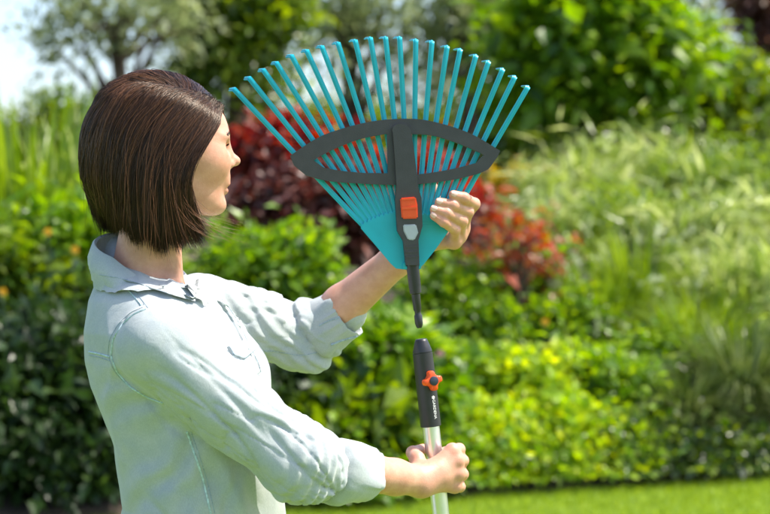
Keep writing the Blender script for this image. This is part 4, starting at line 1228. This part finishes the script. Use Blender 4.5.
TIPS = [(236, 91), (251, 80), (265, 72), (278, 65), (293, 58), (308, 53), (323, 49), (339, 45.5), (356, 43), (371, 40.5), (386, 40),
        (400, 40), (416, 42.5), (432, 44), (447, 49), (460, 52), (475.5, 58), (488, 64), (502, 71.5), (514, 79), (527, 89)]
HK = np.array([math.sin(R(16)), -math.cos(R(16)), 0])
def tine(tip, bs, k):
    """flat spring tine with a rib along its middle and a hooked end"""
    tip = np.array(tip, float); bs = np.array(bs, float)
    A = RP(*bs, -.0035); B = RP(*tip, -.0035)
    ln = B - A; L = np.linalg.norm(ln); ln = ln / L
    sd = np.cross(ln, NF); sd /= np.linalg.norm(sd)
    pts, wd, nr = [], [], []
    for t in np.linspace(-.06, 1, 9):
        pts.append(A + ln * L * t + NF * (.006 * math.sin(math.pi * max(0, t)) * -1)); wd.append(.0044 if t > .04 else .0036); nr.append(NF)
    for a in (25, 50, 75, 88):
        r_ = .006; c = B - NF * r_
        pts.append(c + r_ * (math.sin(R(a)) * ln + math.cos(R(a)) * NF)); wd.append(.0044); nr.append(math.cos(R(a)) * NF + math.sin(R(a)) * ln)
    e = pts[-1]
    for d_, w_ in ((.010, .0045), (.026, .0040)):
        pts.append(e - HK * d_ * .97 + ln * d_ * .06); wd.append(w_); nr.append(ln)
    V, F = [], []
    sec = [(-1, .0), (-1, .0022), (-.35, .0026), (-.30, .0040), (.30, .0040), (.35, .0026), (1, .0022), (1, .0)]
    m = len(sec)
    for p, w_, n_ in zip(pts, wd, nr):
        for a, h in sec: V.append(p + sd * a * w_ + n_ * (h - .002))
    for i in range(len(pts) - 1):
        for j in range(m):
            k2 = (j + 1) % m; F.append([i * m + j, i * m + k2, (i + 1) * m + k2, (i + 1) * m + j])
    F.append(list(range(m))[::-1]); F.append([(len(pts) - 1) * m + j for j in range(m)])
    mb = MB(); mb.raw(V, F); me = mb.build('tine')
    return add('tine', me, M_teal, RAKE)
for i, tp in enumerate(TIPS): tine(tp, base_at(.012 + .976 * i / 20), i)

outer = dense([(290, 156), (303.4, 146.6), (322, 135.7), (350, 126.4), (376.6, 120.8), (400, 119), (421, 119.7), (441.4, 124), (460, 129.8), (477.3, 137.5), (499.5, 151)], 3) \
    + [(497, 156.5), (489.7, 167)] + dense([(488, 169), (477, 174), (452, 180), (416.5, 184.5), (392, 185), (358, 183.5), (326.8, 181), (306, 175.5)], 3) + [(294, 165.5)]
hl = [(313.5, 160.6)] + dense([(318, 157.5), (333, 149.7), (351.7, 142), (367, 137.5), (386.7, 134)], 3) + [(387.5, 173.3)] + dense([(364, 173), (342, 171), (323.6, 167.7)], 3)
hr = [(410.5, 134.2)] + dense([(424, 134.8), (436.8, 136.8), (460, 144.5), (480, 153.2)], 3) + [(483, 155.5)] + dense([(475.7, 163), (452, 169), (429, 173), (413.4, 174.8)], 3)
prism('brace', [outer, hl, hr], .0006, .0105, M_dark, RAKE, .0014)
prism('spine', [dense([(392, 134), (391.2, 130), (393.5, 126), (399.5, 124), (406, 125.6), (410, 131)], 3) +
                [(413, 150), (416, 175), (417.5, 188), (420.5, 198), (421.5, 226), (417.5, 240), (418.5, 265), (405, 265), (402.5, 241), (396.5, 231), (394.5, 200), (395.5, 186), (394, 160)]],
      .0006, .0200, M_dark, RAKE, .0025)
btn = prism('release_button', [[(399, 198), (414.5, 196.8), (416.3, 205), (416.8, 218.5), (400.8, 218.8), (399.6, 206)]], .012, .0245, M_orange, RAKE, .0022)
prism('grip_ridge', [[(399.8, 207), (416.0, 206.2), (416.3, 209.3), (400.0, 210.2)]], .0240, .0275, M_orange, RAKE, .0012)
prism('grip_ridge', [[(399.6, 198.6), (414.3, 197.4), (414.8, 199.8), (399.9, 201)]], .0240, .0270, M_orange, RAKE, .0010)
prism('latch', [[(402, 224.5), (415, 224.2), (417.2, 232.5), (413.4, 240), (407, 239.6), (402.6, 231)]], .012, .0222, M_greybtn, RAKE, .0016)
# ribbed lower guide on the spine
for yy in (246, 251, 256):
    prism('guide_rib', [[(404.6, yy), (417.4, yy - .6), (417.7, yy + 1.2), (404.9, yy + 1.8)]], .0195, .0212, M_dark, RAKE, .0005)
prism('plate_clip', [[(402.6, 262.5), (405.4, 262.5), (405.6, 266), (418.6, 266), (418.6, 262), (420.5, 262), (420.8, 269), (402.8, 269)]], -.0005, .0068, M_teal, RAKE, .0007)
# shank that plugs into the handle
A, B = RP(412, 262, .003), pole_axis(328) + np.array([-.0005, 0, 0])
prof = [(0, .0108), (.10, .0108), (.36, .0104), (.47, .0098), (.485, .0074), (.72, .0069), (.75, .0052), (.79, .0052), (.81, .0068), (.93, .0068), (.97, .0058), (1, .004)]
mb = MB(); mb.tube([A + (B - A) * t for t, _ in prof], [r for _, r in prof], 20)
add('shank', mb.build('shank'), M_black, RAKE)

# ================================================================== handle
HANDLE = thing('telescopic_pole', (pole_axis(972)[0], 3.09, .004), 'silver telescopic pole with black socket and orange screw knob, held upright by the fist', 'pole')
def pa(py, dx=0): return pole_axis(py)
bot = pole_axis(339) + (pole_axis(972) - pole_axis(339))
top = pole_axis(339); ax = bot - top; bot = top + ax * ((top[2] - .008) / (top[2] - bot[2])); ax = bot - top; AL = np.linalg.norm(ax); ax = ax / AL
def along(d): return top + ax * d
def lathe(prof, seg=32):
    mb = MB(); mb.tube([along(d) for d, _ in prof], [r for _, r in prof], seg); return mb
px2m = 3.09 / FPX
SL = 87.5 * px2m
sock = lathe([(0, .0085), (.001, .0100), (.004, .0112), (.012, .0138), (.0215, .0166), (.0222, .0166), (.0226, .0158), (.0238, .0158), (.0242, .0170), (.05, .0172), (.09, .0172), (SL, .0175), (SL + .0006, .0168)])
SOCKET = add('socket', sock.build('socket'), M_black, HANDLE)
# dark bore of the socket
tube_ = lathe([(SL - .02, .0145), (SL + .6, .0145), (AL - .02, .0145), (AL - .019, .0145)])
add('tube', tube_.build('tube'), M_alu, HANDLE)
foot = lathe([(AL - .03, .0155), (AL - .004, .0158), (AL, .013)]); add('end_cap', foot.build('end_cap'), M_black, HANDLE)
# screw knob
kd = np.array([math.sin(R(24)), -math.cos(R(24)), 0]); kd -= ax * (kd @ ax); kd /= np.linalg.norm(kd)
ks = np.cross(kd, ax); KC = along(41.5 * px2m)
def knob(r0, lobe, h0, h1, n=72, top_in=.82):
    V, F = [], []
    prof = [(h0, .90), (h0 + .0008, 1.0), ((h0 + h1) / 2, 1.02), (h1 - .0016, 1.0), (h1, top_in), (h1, .45)]
    for h, s in prof:
        for j in range(n):
            th = j / n * 2 * math.pi
            r = (r0 + lobe * math.tanh(1.9 * math.cos(4 * th + .5))) * s
            V.append(KC + kd * h + r * (math.cos(th) * ks + math.sin(th) * ax))
    for i in range(len(prof) - 1):
        for j in range(n):
            k = (j + 1) % n; F.append([i * n + j, i * n + k, (i + 1) * n + k, (i + 1) * n + j])
    F.append([(len(prof) - 1) * n + j for j in range(n)]); F.append(list(range(n))[::-1])
    mb = MB(); mb.raw(V, F); return mb
mb = MB(); mb.tube([KC + kd * .012, KC + kd * .022], .0088, 24)
add('knob_boss', mb.build('knob_boss'), M_black, HANDLE)
KN = add('knob', knob(.0140, .0030, .020, .0325).build('knob'), M_orange, HANDLE)
mb = MB(); mb.tube([KC + kd * .030, KC + kd * .0345, KC + kd * .0352], [.0078, .0078, .0066], 28)
add('knob_cap', mb.build('knob_cap'), M_navy, HANDLE)

# printed name, wrapped on the socket: a small flower mark, then the letters running down
def wrapped(me_verts, faces, name):
    """flat (x along the socket downwards, y across) -> on the round socket"""
    ang0 = math.atan2(kd @ ks, kd @ kd)
    V = []
    for x, y in me_verts:
        th = R(9) + y / .0174
        rdir = math.cos(th) * kd + math.sin(th) * ks
        V.append(along(x) + rdir * .01765)
    mb = MB(); mb.raw(V, faces); return mb.build(name, smooth=False)
cu = bpy.data.curves.new('text', 'FONT'); cu.body = 'GARDENA'; cu.size = .0088; cu.resolution_u = 4; cu.space_character = 1.0
to = bpy.data.objects.new('text', cu); COL.objects.link(to); bpy.context.view_layer.update()
tm = to.evaluated_get(bpy.context.evaluated_depsgraph_get()).to_mesh()
tv_ = [(v.co.x, v.co.y) for v in tm.vertices]; tf2 = [list(p.vertices) for p in tm.polygons]
bpy.data.objects.remove(to)
x0 = 56 * px2m; wmax = max(x for x, y in tv_); sc_ = (19.5 * px2m) / wmax
sgn = -1
o = add('lettering', wrapped([(x0 + .0078 + x * sc_, sgn * (.0024 - y * .85)) for x, y in tv_], tf2, 'lettering'), M_white, HANDLE)
vv, ff = [], []
for k in range(7):                                            # round flower mark
    a = k / 6 * 2 * math.pi; c = (0, 0) if k == 6 else (.0022 * math.cos(a), .0022 * math.sin(a)); s = len(vv)
    for j in range(10): vv.append((x0 + .0045 + c[0] + .00105 * math.cos(j * .628), c[1] + .00105 * math.sin(j * .628)))
    ff.append(list(range(s, s + 10)))
add('flower_mark', wrapped(vv, ff, 'flower_mark'), M_white, HANDLE)
